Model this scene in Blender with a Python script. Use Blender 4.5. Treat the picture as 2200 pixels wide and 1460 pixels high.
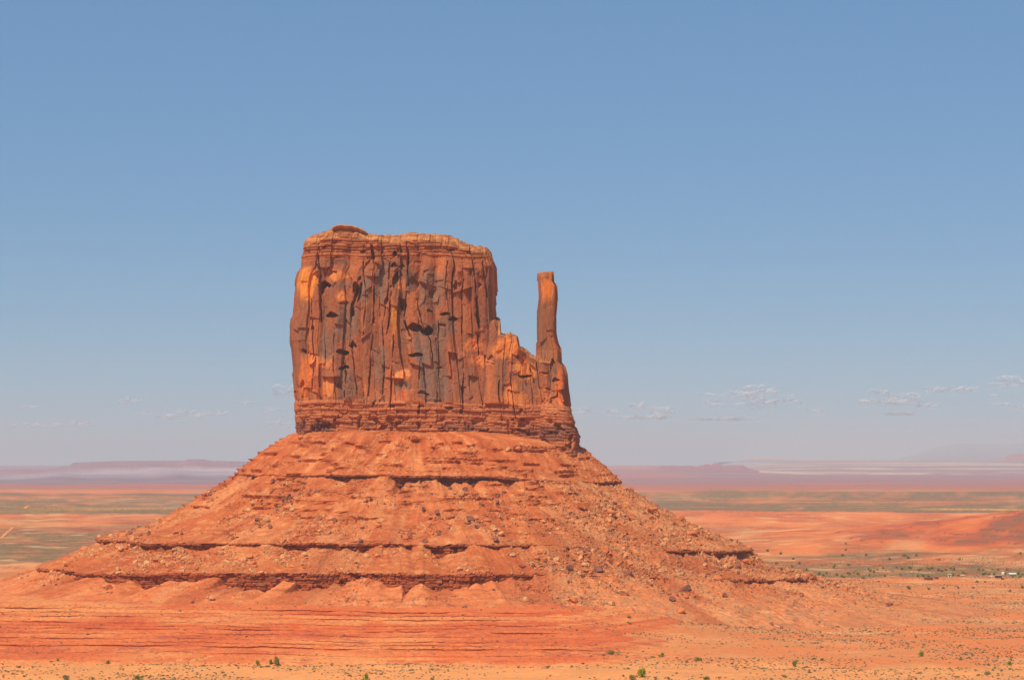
import bpy, math, random
import numpy as np
random.seed(7)
RNG = np.random.RandomState(7)
for o in list(bpy.data.objects): bpy.data.objects.remove(o)
S = bpy.context.scene
COL = S.collection

# ------------------------------------------------------------------ camera
FPX = 4900.0            # focal length in photo pixels (photo 2200 wide)
H = 110.0               # camera height above the valley floor
cd = bpy.data.cameras.new('camera'); cam = bpy.data.objects.new('camera', cd); COL.objects.link(cam)
cam.location = (0, 0, H); cam.rotation_euler = (math.radians(90), 0, 0)
cd.sensor_width = 36; cd.lens = 36 * FPX / 2200; cd.shift_y = 270 / 2200
cd.clip_start = 1; cd.clip_end = 200000
S.camera = cam
# ------------------------------------------------------------------ sky, sun, exposure
SUN_EL, SUN_AZ = 55.0, -146.0        # azimuth measured from +Y towards +X
w = bpy.data.worlds.new('World'); S.world = w; w.use_nodes = True
nt = w.node_tree; nt.nodes.clear()
sky = nt.nodes.new('ShaderNodeTexSky'); sky.sky_type = 'NISHITA'; sky.sun_disc = False
sky.sun_elevation = math.radians(SUN_EL); sky.sun_rotation = math.radians(SUN_AZ)
sky.altitude = 1700; sky.air_density = 1.0; sky.dust_density = 0.25; sky.ozone_density = 3.0
bg = nt.nodes.new('ShaderNodeBackground'); bg.inputs['Strength'].default_value = 0.090
hs = nt.nodes.new('ShaderNodeHueSaturation'); hs.inputs['Saturation'].default_value = 1.2
wo = nt.nodes.new('ShaderNodeOutputWorld')
nt.links.new(sky.outputs[0], hs.inputs['Color']); vmx = nt.nodes.new('ShaderNodeVectorMath'); vmx.operation = 'MULTIPLY'; vmx.inputs[1].default_value = (.43, .46, .45); nt.links.new(hs.outputs[0], vmx.inputs[0])
vad = nt.nodes.new('ShaderNodeVectorMath'); vad.operation = 'ADD'; vad.inputs[1].default_value = (.92, 1.98, 3.5); nt.links.new(vmx.outputs[0], vad.inputs[0]); nt.links.new(vad.outputs[0], bg.inputs[0]); nt.links.new(bg.outputs[0], wo.inputs[0])
sl = bpy.data.lights.new('sun', 'SUN'); sl.energy = 4.6; sl.angle = math.radians(0.55); sl.color = (1, 0.94, 0.84)
sun = bpy.data.objects.new('sun', sl); COL.objects.link(sun)
el, az = math.radians(SUN_EL), math.radians(SUN_AZ)
from mathutils import Vector
sv = Vector((math.sin(az) * math.cos(el), math.cos(az) * math.cos(el), math.sin(el)))
sun.rotation_euler = sv.to_track_quat('Z', 'Y').to_euler()
S.view_settings.view_transform = 'Standard'; S.view_settings.look = 'None'
S.view_settings.exposure = 0.0; S.view_settings.gamma = 1; S.view_settings.use_curve_mapping = False
S.cycles.volume_bounces = 1

# ------------------------------------------------------------------ helpers
def PX(px, Y): return (px - 1100.0) * Y / FPX
def PZ(py, Y): return H - (py - 1000.0) * Y / FPX
def lin(c):
    c = np.asarray(c, float) / 255.0
    return np.where(c <= 0.04045, c / 12.92, ((c + 0.055) / 1.055) ** 2.4)
def sm(a, b, x):
    t = np.clip((np.asarray(x, float) - a) / (b - a), 0, 1); return t * t * (3 - 2 * t)
def tab(x, pts):
    p = np.array(pts, float); return np.interp(x, p[:, 0], p[:, 1])
def hsh(i, j, seed):
    with np.errstate(over='ignore'):
        n = (i.astype(np.int64).astype(np.uint32) * np.uint32(374761393) + j.astype(np.int64).astype(np.uint32) * np.uint32(668265263)
             + np.uint32((seed * 2246822519) & 0xffffffff))
        n = (n ^ (n >> np.uint32(13))) * np.uint32(1274126177)
        n = (n ^ (n >> np.uint32(16))) * np.uint32(2654435761)
        n = n ^ (n >> np.uint32(15))
    return n.astype(np.float64) / 4294967295.0
def vn(x, y, seed=0):                       # value noise 0..1
    x, y = np.broadcast_arrays(np.asarray(x, float), np.asarray(y, float))
    i = np.floor(x); j = np.floor(y); fx = x - i; fy = y - j
    fx = fx * fx * (3 - 2 * fx); fy = fy * fy * (3 - 2 * fy)
    a = hsh(i, j, seed); b = hsh(i + 1, j, seed); c = hsh(i, j + 1, seed); d = hsh(i + 1, j + 1, seed)
    return (a * (1 - fx) + b * fx) * (1 - fy) + (c * (1 - fx) + d * fx) * fy
def fbm(x, y, o=4, seed=0, g=0.5):          # about -1..1
    s = 0; a = 1; t = 0
    for k in range(o):
        s = s + a * (vn(x * 2 ** k + 17.3 * k, y * 2 ** k - 9.1 * k, seed + k * 13) * 2 - 1); t += a; a *= g
    return s / t * 1.5
def vor(u, v, cu, cv, seed, box=False):
    U, V = np.broadcast_arrays(u / cu, v / cv); iu = np.floor(U); iv = np.floor(V)
    f1 = np.full(U.shape, 9.0); f2 = np.full(U.shape, 9.0)
    bi = np.zeros(U.shape); bj = np.zeros(U.shape); bx = np.zeros(U.shape); by = np.zeros(U.shape)
    for a in (-1, 0, 1):
        for b in (-1, 0, 1):
            ci, cj = iu + a, iv + b
            dx = U - (ci + 0.1 + 0.8 * hsh(ci, cj, seed)); dy = V - (cj + 0.1 + 0.8 * hsh(ci, cj, seed + 1))
            d = np.maximum(abs(dx), abs(dy)) if box else np.sqrt(dx * dx + dy * dy)
            m = d < f1
            f2 = np.where(m, f1, np.minimum(f2, d)); f1 = np.where(m, d, f1)
            bi = np.where(m, ci, bi); bj = np.where(m, cj, bj); bx = np.where(m, dx, bx); by = np.where(m, dy, by)
    return f1, f2, hsh(bi, bj, seed + 2), hsh(bi, bj, seed + 3), hsh(bi, bj, seed + 4), bx, by
def facets(u, v, cu, cv, amp, tilt, seed, crack=0.0, box=False):
    f1, f2, r1, r2, r3, bx, by = vor(u, v, cu, cv, seed, box)
    d = amp * (r1 - 0.5) * 2 + tilt * ((r2 - 0.5) * bx + (r3 - 0.5) * by) * 2
    if crack: d = d - crack * (1 - sm(0.0, 0.10, f2 - f1))
    return d, r1, r2
def beds(z, t, seed):
    """1-D random beds: returns id-hash and position inside the bed"""
    q = z / t; i = np.floor(q)
    j0 = i + 0.35 * hsh(i, i * 0, seed); up = q >= j0
    idx = np.where(up, i, i - 1)
    lo = idx + 0.35 * hsh(idx, idx * 0, seed); hi = idx + 1 + 0.35 * hsh(idx + 1, idx * 0, seed)
    return idx, (q - lo) / (hi - lo)
def mixc(a, b, t):
    return a * (1 - t[..., None]) + np.asarray(b) * t[..., None]

def tag(o, label=None, cat=None, group=None, kind=None):
    if label: o['label'] = label
    if cat: o['category'] = cat
    if group: o['group'] = group
    if kind: o['kind'] = kind
    return o
def empty(name, loc, label, cat, group=None, rz=0):
    o = bpy.data.objects.new(name, None); COL.objects.link(o); o.location = loc; o.rotation_euler = (0, 0, rz)
    return tag(o, label, cat, group)
def mk(name, co, faces, mat, parent=None, col=None, smooth=False, loc=None):
    """co (n,3), faces (m,k) int array or list of lists"""
    me = bpy.data.meshes.new(name)
    co = np.asarray(co, np.float32)
    if isinstance(faces, np.ndarray):
        m, k = faces.shape
        me.vertices.add(len(co)); me.vertices.foreach_set('co', co.ravel())
        me.loops.add(m * k); me.loops.foreach_set('vertex_index', faces.astype(np.int32).ravel())
        me.polygons.add(m); me.polygons.foreach_set('loop_start', np.arange(0, m * k, k, dtype=np.int32))
        me.update(calc_edges=True)
    else:
        me.from_pydata([tuple(map(float, c)) for c in co], [], faces)
    me.polygons.foreach_set('use_smooth', np.full(len(me.polygons), bool(smooth)))
    if col is not None:
        at = me.color_attributes.new('Col', 'FLOAT_COLOR', 'POINT')
        c4 = np.ones((len(co), 4), np.float32); c4[:, :3] = np.asarray(col).reshape(-1, 3)
        at.data.foreach_set('color', c4.ravel())
    me.materials.append(mat)
    o = bpy.data.objects.new(name, me); COL.objects.link(o)
    if parent: o.parent = parent
    if loc is not None: o.location = loc
    return o
def gridfaces(nr, nc, wrap=False):
    r = np.arange(nr - 1)[:, None]; c = np.arange(nc if wrap else nc - 1)[None, :]; c2 = (c + 1) % nc
    f = np.stack([r * nc + c, r * nc + c2, (r + 1) * nc + c2, (r + 1) * nc + c], -1)
    return f.reshape(-1, 4)
def grid(name, P, mat, parent=None, col=None, wrap=False, smooth=False, flip=False):
    nr, nc = P.shape[:2]; f = gridfaces(nr, nc, wrap)
    if flip: f = f[:, ::-1].copy()
    return mk(name, P.reshape(-1, 3), f, mat, parent, None if col is None else col.reshape(-1, 3), smooth)

# ------------------------------------------------------------------ materials
def base_mat(name, rough=0.95):
    m = bpy.data.materials.new(name); m.use_nodes = True; n = m.node_tree
    b = n.nodes['Principled BSDF']; b.inputs['Roughness'].default_value = rough
    b.inputs['Specular IOR Level'].default_value = 0.12
    return m, n, b
def vcol_mat(name, s1, s2, amt=0.35, bump=0.5, stretch=(1, 1, 1)):
    m, n, b = base_mat(name); L = n.links.new
    vc = n.nodes.new('ShaderNodeVertexColor'); vc.layer_name = 'Col'
    tc = n.nodes.new('ShaderNodeTexCoord'); mp = n.nodes.new('ShaderNodeMapping'); mp.inputs['Scale'].default_value = stretch
    L(tc.outputs['Object'], mp.inputs[0])
    n1 = n.nodes.new('ShaderNodeTexNoise'); n1.inputs['Scale'].default_value = s1; n1.inputs['Detail'].default_value = 6; n1.inputs['Roughness'].default_value = 0.65
    n2 = n.nodes.new('ShaderNodeTexNoise'); n2.inputs['Scale'].default_value = s2; n2.inputs['Detail'].default_value = 3
    L(mp.outputs[0], n1.inputs[0]); L(mp.outputs[0], n2.inputs[0])
    ad = n.nodes.new('ShaderNodeMath'); ad.operation = 'ADD'; L(n1.outputs[0], ad.inputs[0]); L(n2.outputs[0], ad.inputs[1])
    mr = n.nodes.new('ShaderNodeMapRange'); mr.inputs['From Min'].default_value = 0.65; mr.inputs['From Max'].default_value = 1.35
    mr.inputs['To Min'].default_value = 1 - amt; mr.inputs['To Max'].default_value = 1 + amt
    L(ad.outputs[0], mr.inputs[0])
    vm = n.nodes.new('ShaderNodeVectorMath'); vm.operation = 'SCALE'; L(vc.outputs[0], vm.inputs[0]); L(mr.outputs[0], vm.inputs['Scale'])
    L(vm.outputs[0], b.inputs['Base Color'])
    bp = n.nodes.new('ShaderNodeBump'); bp.inputs['Strength'].default_value = bump; bp.inputs['Distance'].default_value = 0.6
    L(ad.outputs[0], bp.inputs['Height']); L(bp.outputs[0], b.inputs['Normal'])
    return m
def plain_mat(name, c, s=1.0, amt=0.3, rough=0.9, c2=None):
    m, n, b = base_mat(name, rough); L = n.links.new
    tc = n.nodes.new('ShaderNodeTexCoord')
    n1 = n.nodes.new('ShaderNodeTexNoise'); n1.inputs['Scale'].default_value = s; n1.inputs['Detail'].default_value = 4
    L(tc.outputs['Object'], n1.inputs[0])
    r = n.nodes.new('ShaderNodeValToRGB'); c = lin(c) * ALB
    r.color_ramp.elements[0].position = 0.3; r.color_ramp.elements[1].position = 0.7
    c2 = c if c2 is None else lin(c2) * ALB
    r.color_ramp.elements[0].color = (*np.clip(c * (1 - amt), 0, 1), 1); r.color_ramp.elements[1].color = (*np.clip(c2 * (1 + amt), 0, 1), 1)
    L(n1.outputs[0], r.inputs[0]); L(r.outputs[0], b.inputs['Base Color'])
    return m
ALB = np.array([0.86, 0.83, 0.62])
def C(r, g, b): return lin((r, g, b)) * ALB
M_cliff = vcol_mat('cliff rock', 0.35, 1.6, 0.28, 0.6, (1, 1, 0.35))
M_talus = vcol_mat('talus earth', 0.5, 2.0, 0.30, 0.5)
M_ground = vcol_mat('desert soil', 0.25, 1.2, 0.22, 0.3)
M_far = vcol_mat('far rock', 0.01, 0.05, 0.12, 0.1)

# ------------------------------------------------------------------ terrain height
def farrise(X, Y):
    rgt = tab(Y, [(0, 0), (15000, 0), (25000, 10), (28000, 30), (33000, 92), (38000, 128), (45000, 205), (52000, 225)])
    mid = tab(Y, [(0, 0), (15000, 0), (28000, 40), (45000, 110), (52000, 112)])
    t = sm(0.085, 0.14, X / Y)
    return (mid * (1 - t) + rgt * t) + fbm(X / 2500, Y / 1500, 3, 5) * 6 * sm(14000, 30000, Y)
def redhill(X, Y):
    a = X / Y
    d = ((a - 0.262) / 0.115); e = (Y - 3500) / 620.0
    s = np.clip(1 - (d * d) * sm(-.05, .0, -(a - .262)) , 0, 1) if False else np.exp(-np.clip(d, -9, 0) ** 2 * 1.6)
    q = np.exp(-np.abs(e) ** 2.2) * s
    z = 47 * q
    st = z / 5.0; i = np.floor(st); f = st - i
    zt = (i + sm(0.35, 0.95, f)) * 5.0
    g = fbm(X / 90, Y / 60, 4, 44)
    return zt * (1 + 0.10 * g) + 0 * z
def ground_z(X, Y):
    X, Y = np.broadcast_arrays(np.asarray(X, float), np.asarray(Y, float))
    near = 4.0 * (1 - sm(1216, 1650, Y))
    plat = tab(Y, [(1100, 0), (1200, -0.5), (1216, -1.5), (1457, 11), (1540, 14)]) * (1 - sm(1690, 1880, Y)) * (1 - sm(20, 230, X))
    n = fbm(X / 160, Y / 160, 4, 3) * 1.6 + fbm(X / 22, Y / 22, 3, 8) * 0.5
    n = n * (1 - sm(9000, 20000, Y)) * (0.35 + 0.65 * sm(1200, 1300, Y))
    lump = 2.2 * fbm(X / 60, Y / 45, 3, 91) * (1 - sm(1190, 1260, Y))
    ridge = 9 * np.exp(-((Y - 5600 - 300 * fbm(X / 1500, X * 0, 3, 61)) / 260) ** 2) + 14 * np.exp(-((Y - 8600 - 500 * fbm(X / 2500, X * 0, 3, 62)) / 500) ** 2) * sm(0, 900, X)
    return near + plat + n + lump + ridge + farrise(X, Y) + redhill(X, Y)

# ground colour (land cover, plus haze purple painted on the far soil)
c_sand = C(250, 156, 102); c_or = C(240, 132, 80); c_red = C(222, 100, 62); c_pale = C(242, 176, 130)
c_sage = C(122, 104, 88); c_olive = C(142, 122, 80); c_cream = C(240, 206, 176); c_purp = C(156, 108, 128); c_brick = C(190, 108, 94)
def ground_col(X, Y):
    wx = X / Y
    q = 1000 + H * FPX / Y
    qw = q + 5 * fbm(wx * 30, q / 14, 3, 21) * sm(1000, 1100, q) + 3 * fbm(wx * 9, q / 5, 3, 22)
    vl = tab(qw, [(1010, .05), (1040, .05), (1058, .15), (1062, .9), (1066, .35), (1072, .9), (1078, .55), (1085, .95), (1103, .98), (1107, .4), (1111, .1),
                  (1125, .25), (1135, .55), (1160, .8), (1207, .9), (1212, .05), (1240, .25), (1300, .2), (1400, .12)])
    vr = tab(qw, [(1010, .05), (1044, .05), (1048, .5), (1054, .35), (1057, .05), (1061, .85), (1071, .65), (1074, .4), (1079, .7), (1085, .9), (1097, .98), (1100.5, .9), (1102, .02),
                  (1150, .12), (1188, .2), (1196, .75), (1203, .35), (1210, .2), (1218, .8), (1236, .75), (1244, .15), (1300, .22), (1400, .15)])
    s = sm(-0.02, 0.02, wx)
    veg = vl * (1 - s) + vr * s
    leftpatch = sm(-0.17, -0.20, wx) * sm(1110, 1125, q) * sm(1213, 1206, q) * 0
    n1 = fbm(wx * 55, q / 7, 4, 31); n2 = fbm(wx * 260, q / 3.0, 3, 35)
    streak = fbm(wx * 12, q / 1.8, 3, 37)
    base = np.zeros(X.shape + (3,)); base[:] = c_or
    base = mixc(base, c_red, np.clip(0.35 + 0.8 * n1, 0, 1) * 0.7)
    base = mixc(base, c_pale, np.clip(fbm(wx * 40, q / 10, 3, 39) - 0.1, 0, 1) * 0.8)
    base = mixc(base, c_sand, sm(1205, 1250, q) * np.clip(0.4 + n1, 0, 1) * .8)
    # sand apron in the foreground
    fg = sm(1424, 1436, q + 9 * fbm(wx * 40, q / 60, 3, 41) - 14 * sm(0.02, 0.16, wx) )
    base = mixc(base, C(252, 162, 106), fg * 0.9)
    base = mixc(base, C(240, 168, 112), fg * np.clip(fbm(wx * 60, q / 6, 3, 43) - .15, 0, 1) * .7)
    vcol = mixc(np.zeros(X.shape + (3,)) + c_sage, c_olive, np.clip(0.3 + streak * 1.0 + 0.3 * n1, 0, 1))
    tv = np.clip(veg * 1.1 + 0.35 * n1 * (0.3 + veg) + 0.3 * n2 * veg, 0, 1) * 0.92
    base = mixc(base, vcol, tv)
    base = mixc(base, C(244, 160, 92), np.clip(streak * 1.6 - 0.55, 0, 1) * sm(1060, 1064, q) * sm(1104, 1098, q))
    wn = hsh(np.floor(wx * 4900 / 3.2), np.floor(q * 1.0), 77)
    base = mixc(base, C(120, 96, 74), (wn > .62) * np.clip(.10 + .35 * tv + .3 * n1, 0, .45) * sm(1425, 1330, q) * sm(1060, 1066, q))
    base = mixc(base, C(198, 92, 62), (wn < .3) * .25 * np.clip(.4 + n1, 0, 1) * sm(1060, 1066, q))
    ln_ = np.clip(fbm(wx * 70, q / 1.6, 4, 78) * 2.0 - .55, 0, 1) * sm(1100, 1106, q) * sm(1330, 1230, q) * np.clip(.4 + 1.2 * fbm(wx * 18, q / 16, 3, 79), 0, 1)
    base = mixc(base, C(176, 78, 54), ln_ * .75)
    base = mixc(base, C(246, 184, 136), np.clip(fbm(wx * 90, q / 2.2, 4, 80) * 2.0 - .7, 0, 1) * sm(1100, 1106, q) * sm(1330, 1230, q) * .6)
    # far country: haze tint put into the colour of the red soil
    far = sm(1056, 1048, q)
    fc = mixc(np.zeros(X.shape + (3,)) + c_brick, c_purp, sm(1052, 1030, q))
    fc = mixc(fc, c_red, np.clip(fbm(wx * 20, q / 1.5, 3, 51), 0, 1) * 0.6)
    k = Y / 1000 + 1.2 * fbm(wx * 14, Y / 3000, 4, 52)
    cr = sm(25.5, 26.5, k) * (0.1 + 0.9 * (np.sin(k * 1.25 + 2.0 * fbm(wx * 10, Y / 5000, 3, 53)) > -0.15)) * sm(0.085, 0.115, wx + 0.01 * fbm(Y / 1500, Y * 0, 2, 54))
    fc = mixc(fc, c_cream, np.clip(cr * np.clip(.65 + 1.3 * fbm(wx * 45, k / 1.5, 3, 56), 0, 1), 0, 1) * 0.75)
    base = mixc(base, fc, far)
    hz = redhill(X, Y)
    base = mixc(base, C(205, 84, 52), sm(3, 12, hz) * np.clip(0.65 + 0.5 * n1, 0, 1))
    base = mixc(base, C(150, 60, 45), (np.abs((hz / 5.0) % 1 - 0.62) < 0.10) * sm(4, 9, hz) * sm(-.1, .2, n2 + n1) * .8)
    base = mixc(base, c_sage, sm(4, 14, hz) * np.clip(n1 * 1.3 + 0.15 + .4 * n2, 0, 1) * 0.6)
    return base

q = np.concatenate([np.linspace(1560, 1215, 330), np.linspace(1214, 1043, 230)])
Yr = np.concatenate([[5, 150, 400, 700], H * FPX / (q - 1000), np.linspace(12800, 52000, 170)])
pc = np.concatenate([np.linspace(-7000, -420, 20), np.arange(-400, 2600, 2.6), np.linspace(2640, 9200, 20)])
YY, PP = np.meshgrid(Yr, pc, indexing='ij'); XX = PX(PP, YY); XX = np.clip(XX, -16000 + PP * .01, 16000 + PP * .01)
ZZ = ground_z(XX, YY)
g = grid('ground', np.stack([XX, YY, ZZ], -1), M_ground, None, ground_col(XX, YY), smooth=True)
tag(g, 'orange and red desert floor with bands of grey green sage reaching the horizon', kind='structure')
del XX, YY, ZZ, PP

# ------------------------------------------------------------------ butte: shared frame
D = 1800.0; CX = PX(900, D)
butte = empty('sandstone_butte', (CX, D, 0), 'huge red sandstone butte shaped like a mitten with a thin thumb spire', 'butte')
INV = np.array([CX, D, 0.0])

# ------------------------------------------------------------------ talus slope as a profile swept round the butte
LV = [  # name, (rL,zL), (rF,zF), (rR,zR)
    ('in', (60, 140), (22, 139), (90, 134)),
    ('foot', (98, 135.5), (52, 134.5), (130, 124)),
    ('m0', (122, 120), (80, 118), (147, 110)),
    ('L1', (142.5, 103.2), (112, 102.5), (160, 97.5)),
    ('m1', (163, 90), (130, 91), (172, 88)),
    ('m2', (186, 76), (152, 79), (188, 78)),
    ('m3', (213, 62), (184, 65), (228, 58)),
    ('L2', (250.5, 53.6), (215, 55.2), (262, 45.5)),
    ('m4', (264, 44), (240, 44), (273, 31)),
    ('L3', (296, 32), (272, 37.2), (311, 24.5)),
    ('m5', (312, 25), (296, 25), (342, 16)),
    ('end', (334, 18.5), (318, 19.6), (385, 5)),
    ('low', (395, -6), (345, 12), (470, -12)),
]
thd = np.radians(np.arange(172, 368, 0.112)); thb = np.radians(np.arange(369.5, 530.5, 1.6))
TH = np.concatenate([thd, thb]); nT = len(TH)
ct, stt = np.cos(TH), np.sin(TH)
wL = np.clip(-ct, 0, 1) ** 2; wR = np.clip(ct, 0, 1) ** 2; wF = stt ** 2
lvl = {}
for nm, a, b, c in LV:
    lvl[nm] = (wL * a[0] + wF * b[0] + wR * c[0], wL * a[1] + wF * b[1] + wR * c[1])
def pxcol(r):       # photo column of a ring point (used to place buried stretches)
    return 1100 + FPX * (CX + r * ct) / (D + r * stt)
front = stt < 0.25
def tri(x, per, seed):
    i = np.floor(x / per); f = x / per - i
    a = hsh(i, i * 0, seed); b = hsh(i + 1, i * 0, seed); c = 0.3 + 0.4 * hsh(i, i * 0, seed + 1)
    return np.where(f < c, a + (0 - a) * f / c, b * (f - c) / (1 - c))
arc = np.cumsum(np.concatenate([[0], np.diff(TH)]))     # radians
def ledge_height(nm):
    r = lvl[nm][0]; p = pxcol(r); x = p
    n = fbm(arc * r / 14, arc * 0, 3, hash_seed[nm])
    if nm == 'L1':
        h = tab(x, [(500, 2.0), (600, 2.2), (700, 3), (830, 4), (860, 8), (1010, 8), (1100, 5), (1120, 2.4), (1190, 1.0), (1220, .4), (1270, 0.6), (1300, 3), (1400, 3.5)]) * np.clip(0.8 + 0.9 * n, .45, 2)
    elif nm == 'L2':
        h = tab(x, [(200, 4.0), (300, 4.2), (420, 4.0), (560, 3.2), (780, 3.5), (830, 5.5), (1000, 4.5), (1080, 4), (1180, 1.5), (1210, .2), (1420, .2), (1440, 3), (1480, 5), (1700, 5.5)]) * np.clip(0.85 + 0.9 * n, .5, 2)
    else:
        h = tab(x, [(60, 4.5), (110, 5.5), (230, 7), (300, 8), (380, 13), (440, 10), (520, 12), (640, 10), (800, 14), (850, 17), (900, 12), (960, 8), (1110, 6), (1150, 2), (1200, .2), (1560, .2), (1600, 2.5), (1680, 4), (1800, 3)])
        h = h * (1.15 - 0.85 * tri(arc * r, 34.0, 5) - .25 * tri(arc * r, 11.0, 6)) * (1 + .25 * n)
    h = h * np.where(nm == 'L2', 1 - .5 * sm(400, 480, x) * sm(.28, .42, fbm(arc * r / 19, arc * 0 + 4, 3, 109)), 1 - .5 * sm(.35, .5, fbm(arc * r / 23, arc * 0 + 9, 3, 110)))
    return np.clip(h, 0.05, 40)
hash_seed = {'L1': 101, 'L2': 103, 'L3': 105}
segs = []          # rows: (part, r row, z row, kind)
def span(part, a, b, n, curve=None, last=False):
    for k in range(n + (1 if last else 0)):
        t = k / n
        segs.append((part, a[0] + (b[0] - a[0]) * t, a[1] + (b[1] - a[1]) * t, 'slope', t))
foots = {}
def ledge(nm, part):
    r, z = lvl[nm]; h = ledge_height(nm); s = np.clip(h / 3.0, 0, 1)
    cap = np.minimum(1.3, h * 0.4)
    under = {'L1': 2.6, 'L2': 1.7, 'L3': 0.8}[nm] * s; out_ = {'L1': .9, 'L2': .8, 'L3': .5}[nm]
    pts = [(r, z), (r + out_ * .8 * s, z - 0.2 * cap), (r + out_ * s, z - cap), (r - under, z - cap * 1.15), (r - under * 0.9, z - h)]
    for i, n in ((0, 2), (1, 4), (2, 3)):
        for k in range(n):
            t = k / n
            segs.append((part, pts[i][0] * (1 - t) + pts[i + 1][0] * t, pts[i][1] * (1 - t) + pts[i + 1][1] * t, 'lip', t))
    n = {'L1': 14, 'L2': 12, 'L3': 30}[nm]
    for k in range(n):
        t = k / n
        segs.append((part, pts[3][0] * (1 - t) + pts[4][0] * t, pts[3][1] * (1 - t) + pts[4][1] * t, 'cliff', t))
    return pts[4]
L = lvl
span('upper', L['in'], L['foot'], 8)
span('upper', L['foot'], L['m0'], 48); span('upper', L['m0'], L['L1'], 56)
f1 = ledge('L1', 'ledge1')
m1 = (L['m1'][0], np.minimum(L['m1'][1], f1[1] - 3)); span('middle', f1, m1, 36); span('middle', m1, L['m2'], 44); span('middle', L['m2'], L['m3'], 56); span('middle', L['m3'], L['L2'], 50)
f2 = ledge('L2', 'ledge2')
m4 = (L['m4'][0], np.minimum(L['m4'][1], f2[1] - 2.5)); span('lower', f2, m4, 44); span('lower', m4, L['L3'], 50)
f3 = ledge('L3', 'ledge3')
m5 = (L['m5'][0], np.minimum(L['m5'][1], f3[1] - .4)); span('apron', f3, m5, 40); span('apron', m5, L['end'], 30)
span('apron', L['end'], L['low'], 26, last=True)
nR = len(segs)
Rr = np.stack([s[1] for s in segs]); Zr = np.stack([s[2] for s in segs]); kinds = np.array([s[3] for s in segs]); parts = [s[0] for s in segs]
# last rows must sink under the ground
xe = CX + Rr[-1] * ct; ye = D + Rr[-1] * stt
gz = ground_z(xe, ye) - 3
k0 = nR - 27
for k in range(k0, nR):
    t = (k - k0) / (nR - 1 - k0)
    Zr[k] = Zr[k0] * (1 - t) + gz * t
XP = Rr * ct[None, :]; YP = Rr * stt[None, :]
A = arc[None, :] * Rr                                    # arc length coordinate
PC = pxcol(Rr)
isS = (kinds == 'slope')[:, None]; isC = (kinds == 'cliff')[:, None]; isL = (kinds == 'lip')[:, None]
Aw = arc[None, :] * 220
# big scale wobble of every ring
wob = fbm(Aw / 60, Zr / 120, 3, 201) * 7.5 + fbm(Aw / 17, Zr / 160, 3, 203) * 1.8
fade = sm(0, 30, np.arange(nR))[:, None] * np.ones((1, nT))
edge_keep = 1 - 0.75 * np.abs(ct[None, :]) ** 6
R2 = Rr + wob * fade * edge_keep
rightz = sm(1120, 1240, PC + 60 * fbm(Aw / 30, Zr / 15, 3, 207) - (Zr - 60) * 1.2) * (stt < .1)[None, :]
zone = {'upper': 0, 'ledge1': 0, 'middle': 1, 'ledge2': 1, 'lower': 2, 'ledge3': 2, 'apron': 3}
zn = np.array([zone[p] for p in parts])[:, None] * np.ones((1, nT))
# thin bedding steps
Zb = Zr + 0.9 * fbm(Aw / 70, Zr * 0, 3, 211) + 0.02 * (arc[None, :] - 1.6) * 200 * 0.3
idx, fr = beds(Zb, 2.7, 212)
bm = np.clip(0.22 + 1.9 * fbm(Aw / 34 + idx * 7.7, idx * 3.1, 4, 213), 0, 1.25)
bm = bm * np.where(zn == 0, 1.12, np.where(zn == 1, 1.05, 0.6)) * (1 - 0.8 * rightz)
R2 = R2 + np.where(isS, 4.0 * bm * (fr - 0.35) * (1 + .35 * fbm(A / 3, idx, 2, 214)), 0) * sm(8, 20, np.arange(nR))[:, None] * (1 - sm(nR - 70, nR - 20, np.arange(nR)))[:, None]
# rubble and gullies
rub = np.clip(0.35 + fbm(Aw / 22, Zr / 9, 3, 221), 0, 1) * np.where(zn == 0, .5, 1.15) + 0.6 * rightz
f_, id1, id2 = facets(XP + 1.5 * fbm(XP / 4, YP / 4, 2, 5), YP, 4.0, 5.0, 0.55, 1.4, 223)
f2_, id3, id4 = facets(XP, YP, 1.8, 2.4, 0.36, 0.8, 224)
gul = fbm(Aw / 7 + 2 * fbm(Aw / 40, Zr / 30, 2, 3), Zr / 60, 3, 225)
up = np.where(isS, (f_ * .8 + f2_) * rub + 0.9 * gul * np.where(zn >= 2, 1.3, .55) + 0.35 * fbm(XP / 3, YP / 3, 3, 226), 0)
mask_end = (1 - sm(nR - 60, nR - 8, np.arange(nR)))[:, None]
up = up * (0.25 + 0.75 * mask_end)
zw_ = 1.5 * fbm(Aw / 45, Zr / 90, 3, 205) * edge_keep * fade; Zr = Zr + zw_ * mask_end; Z2 = Zr + up * 0.8; R2 = R2 + up * 0.5
# cliffs: beds and joints
Zc = Zr + 0.6 * fbm(A / 18, Zr / 9, 3, 231)
ib, fb = beds(Zc, 2.3, 232)
jb, fj = beds(A + hsh(ib, ib * 0, 7) * 9 + 1.2 * fbm(A / 6, ib, 2, 233), 4.2, 234)
joint = (1 - sm(0.0, 0.13, np.minimum(fj, 1 - fj)))
bedg = (1 - sm(0.0, 0.22, np.minimum(fb, 1 - fb)))
bigj = np.clip(fbm(A / 7, Zr / 9, 3, 235) * 2.0 - 0.75, 0, 1)
dC = 1.5 * (hsh(ib, ib * 0, 236) - 0.35) + 1.5 * (hsh(ib, jb, 237) - 0.5) - 0.9 * bedg * hsh(ib, ib * 0, 229) - 1.0 * joint * (hsh(ib, jb, 238) > .6) - 3.5 * bigj + .7 * fbm(A / 2.5, Zr / 1.5, 3, 228)
hfac = np.ones_like(A); 
for nm in ('ledge1', 'ledge2', 'ledge3'):
    rows = [i for i, p in enumerate(parts) if p == nm]
    hfac[rows] = np.clip(ledge_height('L' + nm[-1]) / 3.0, 0, 1)[None, :]
R2 = R2 + np.where(isC, dC * hfac, 0)
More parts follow.
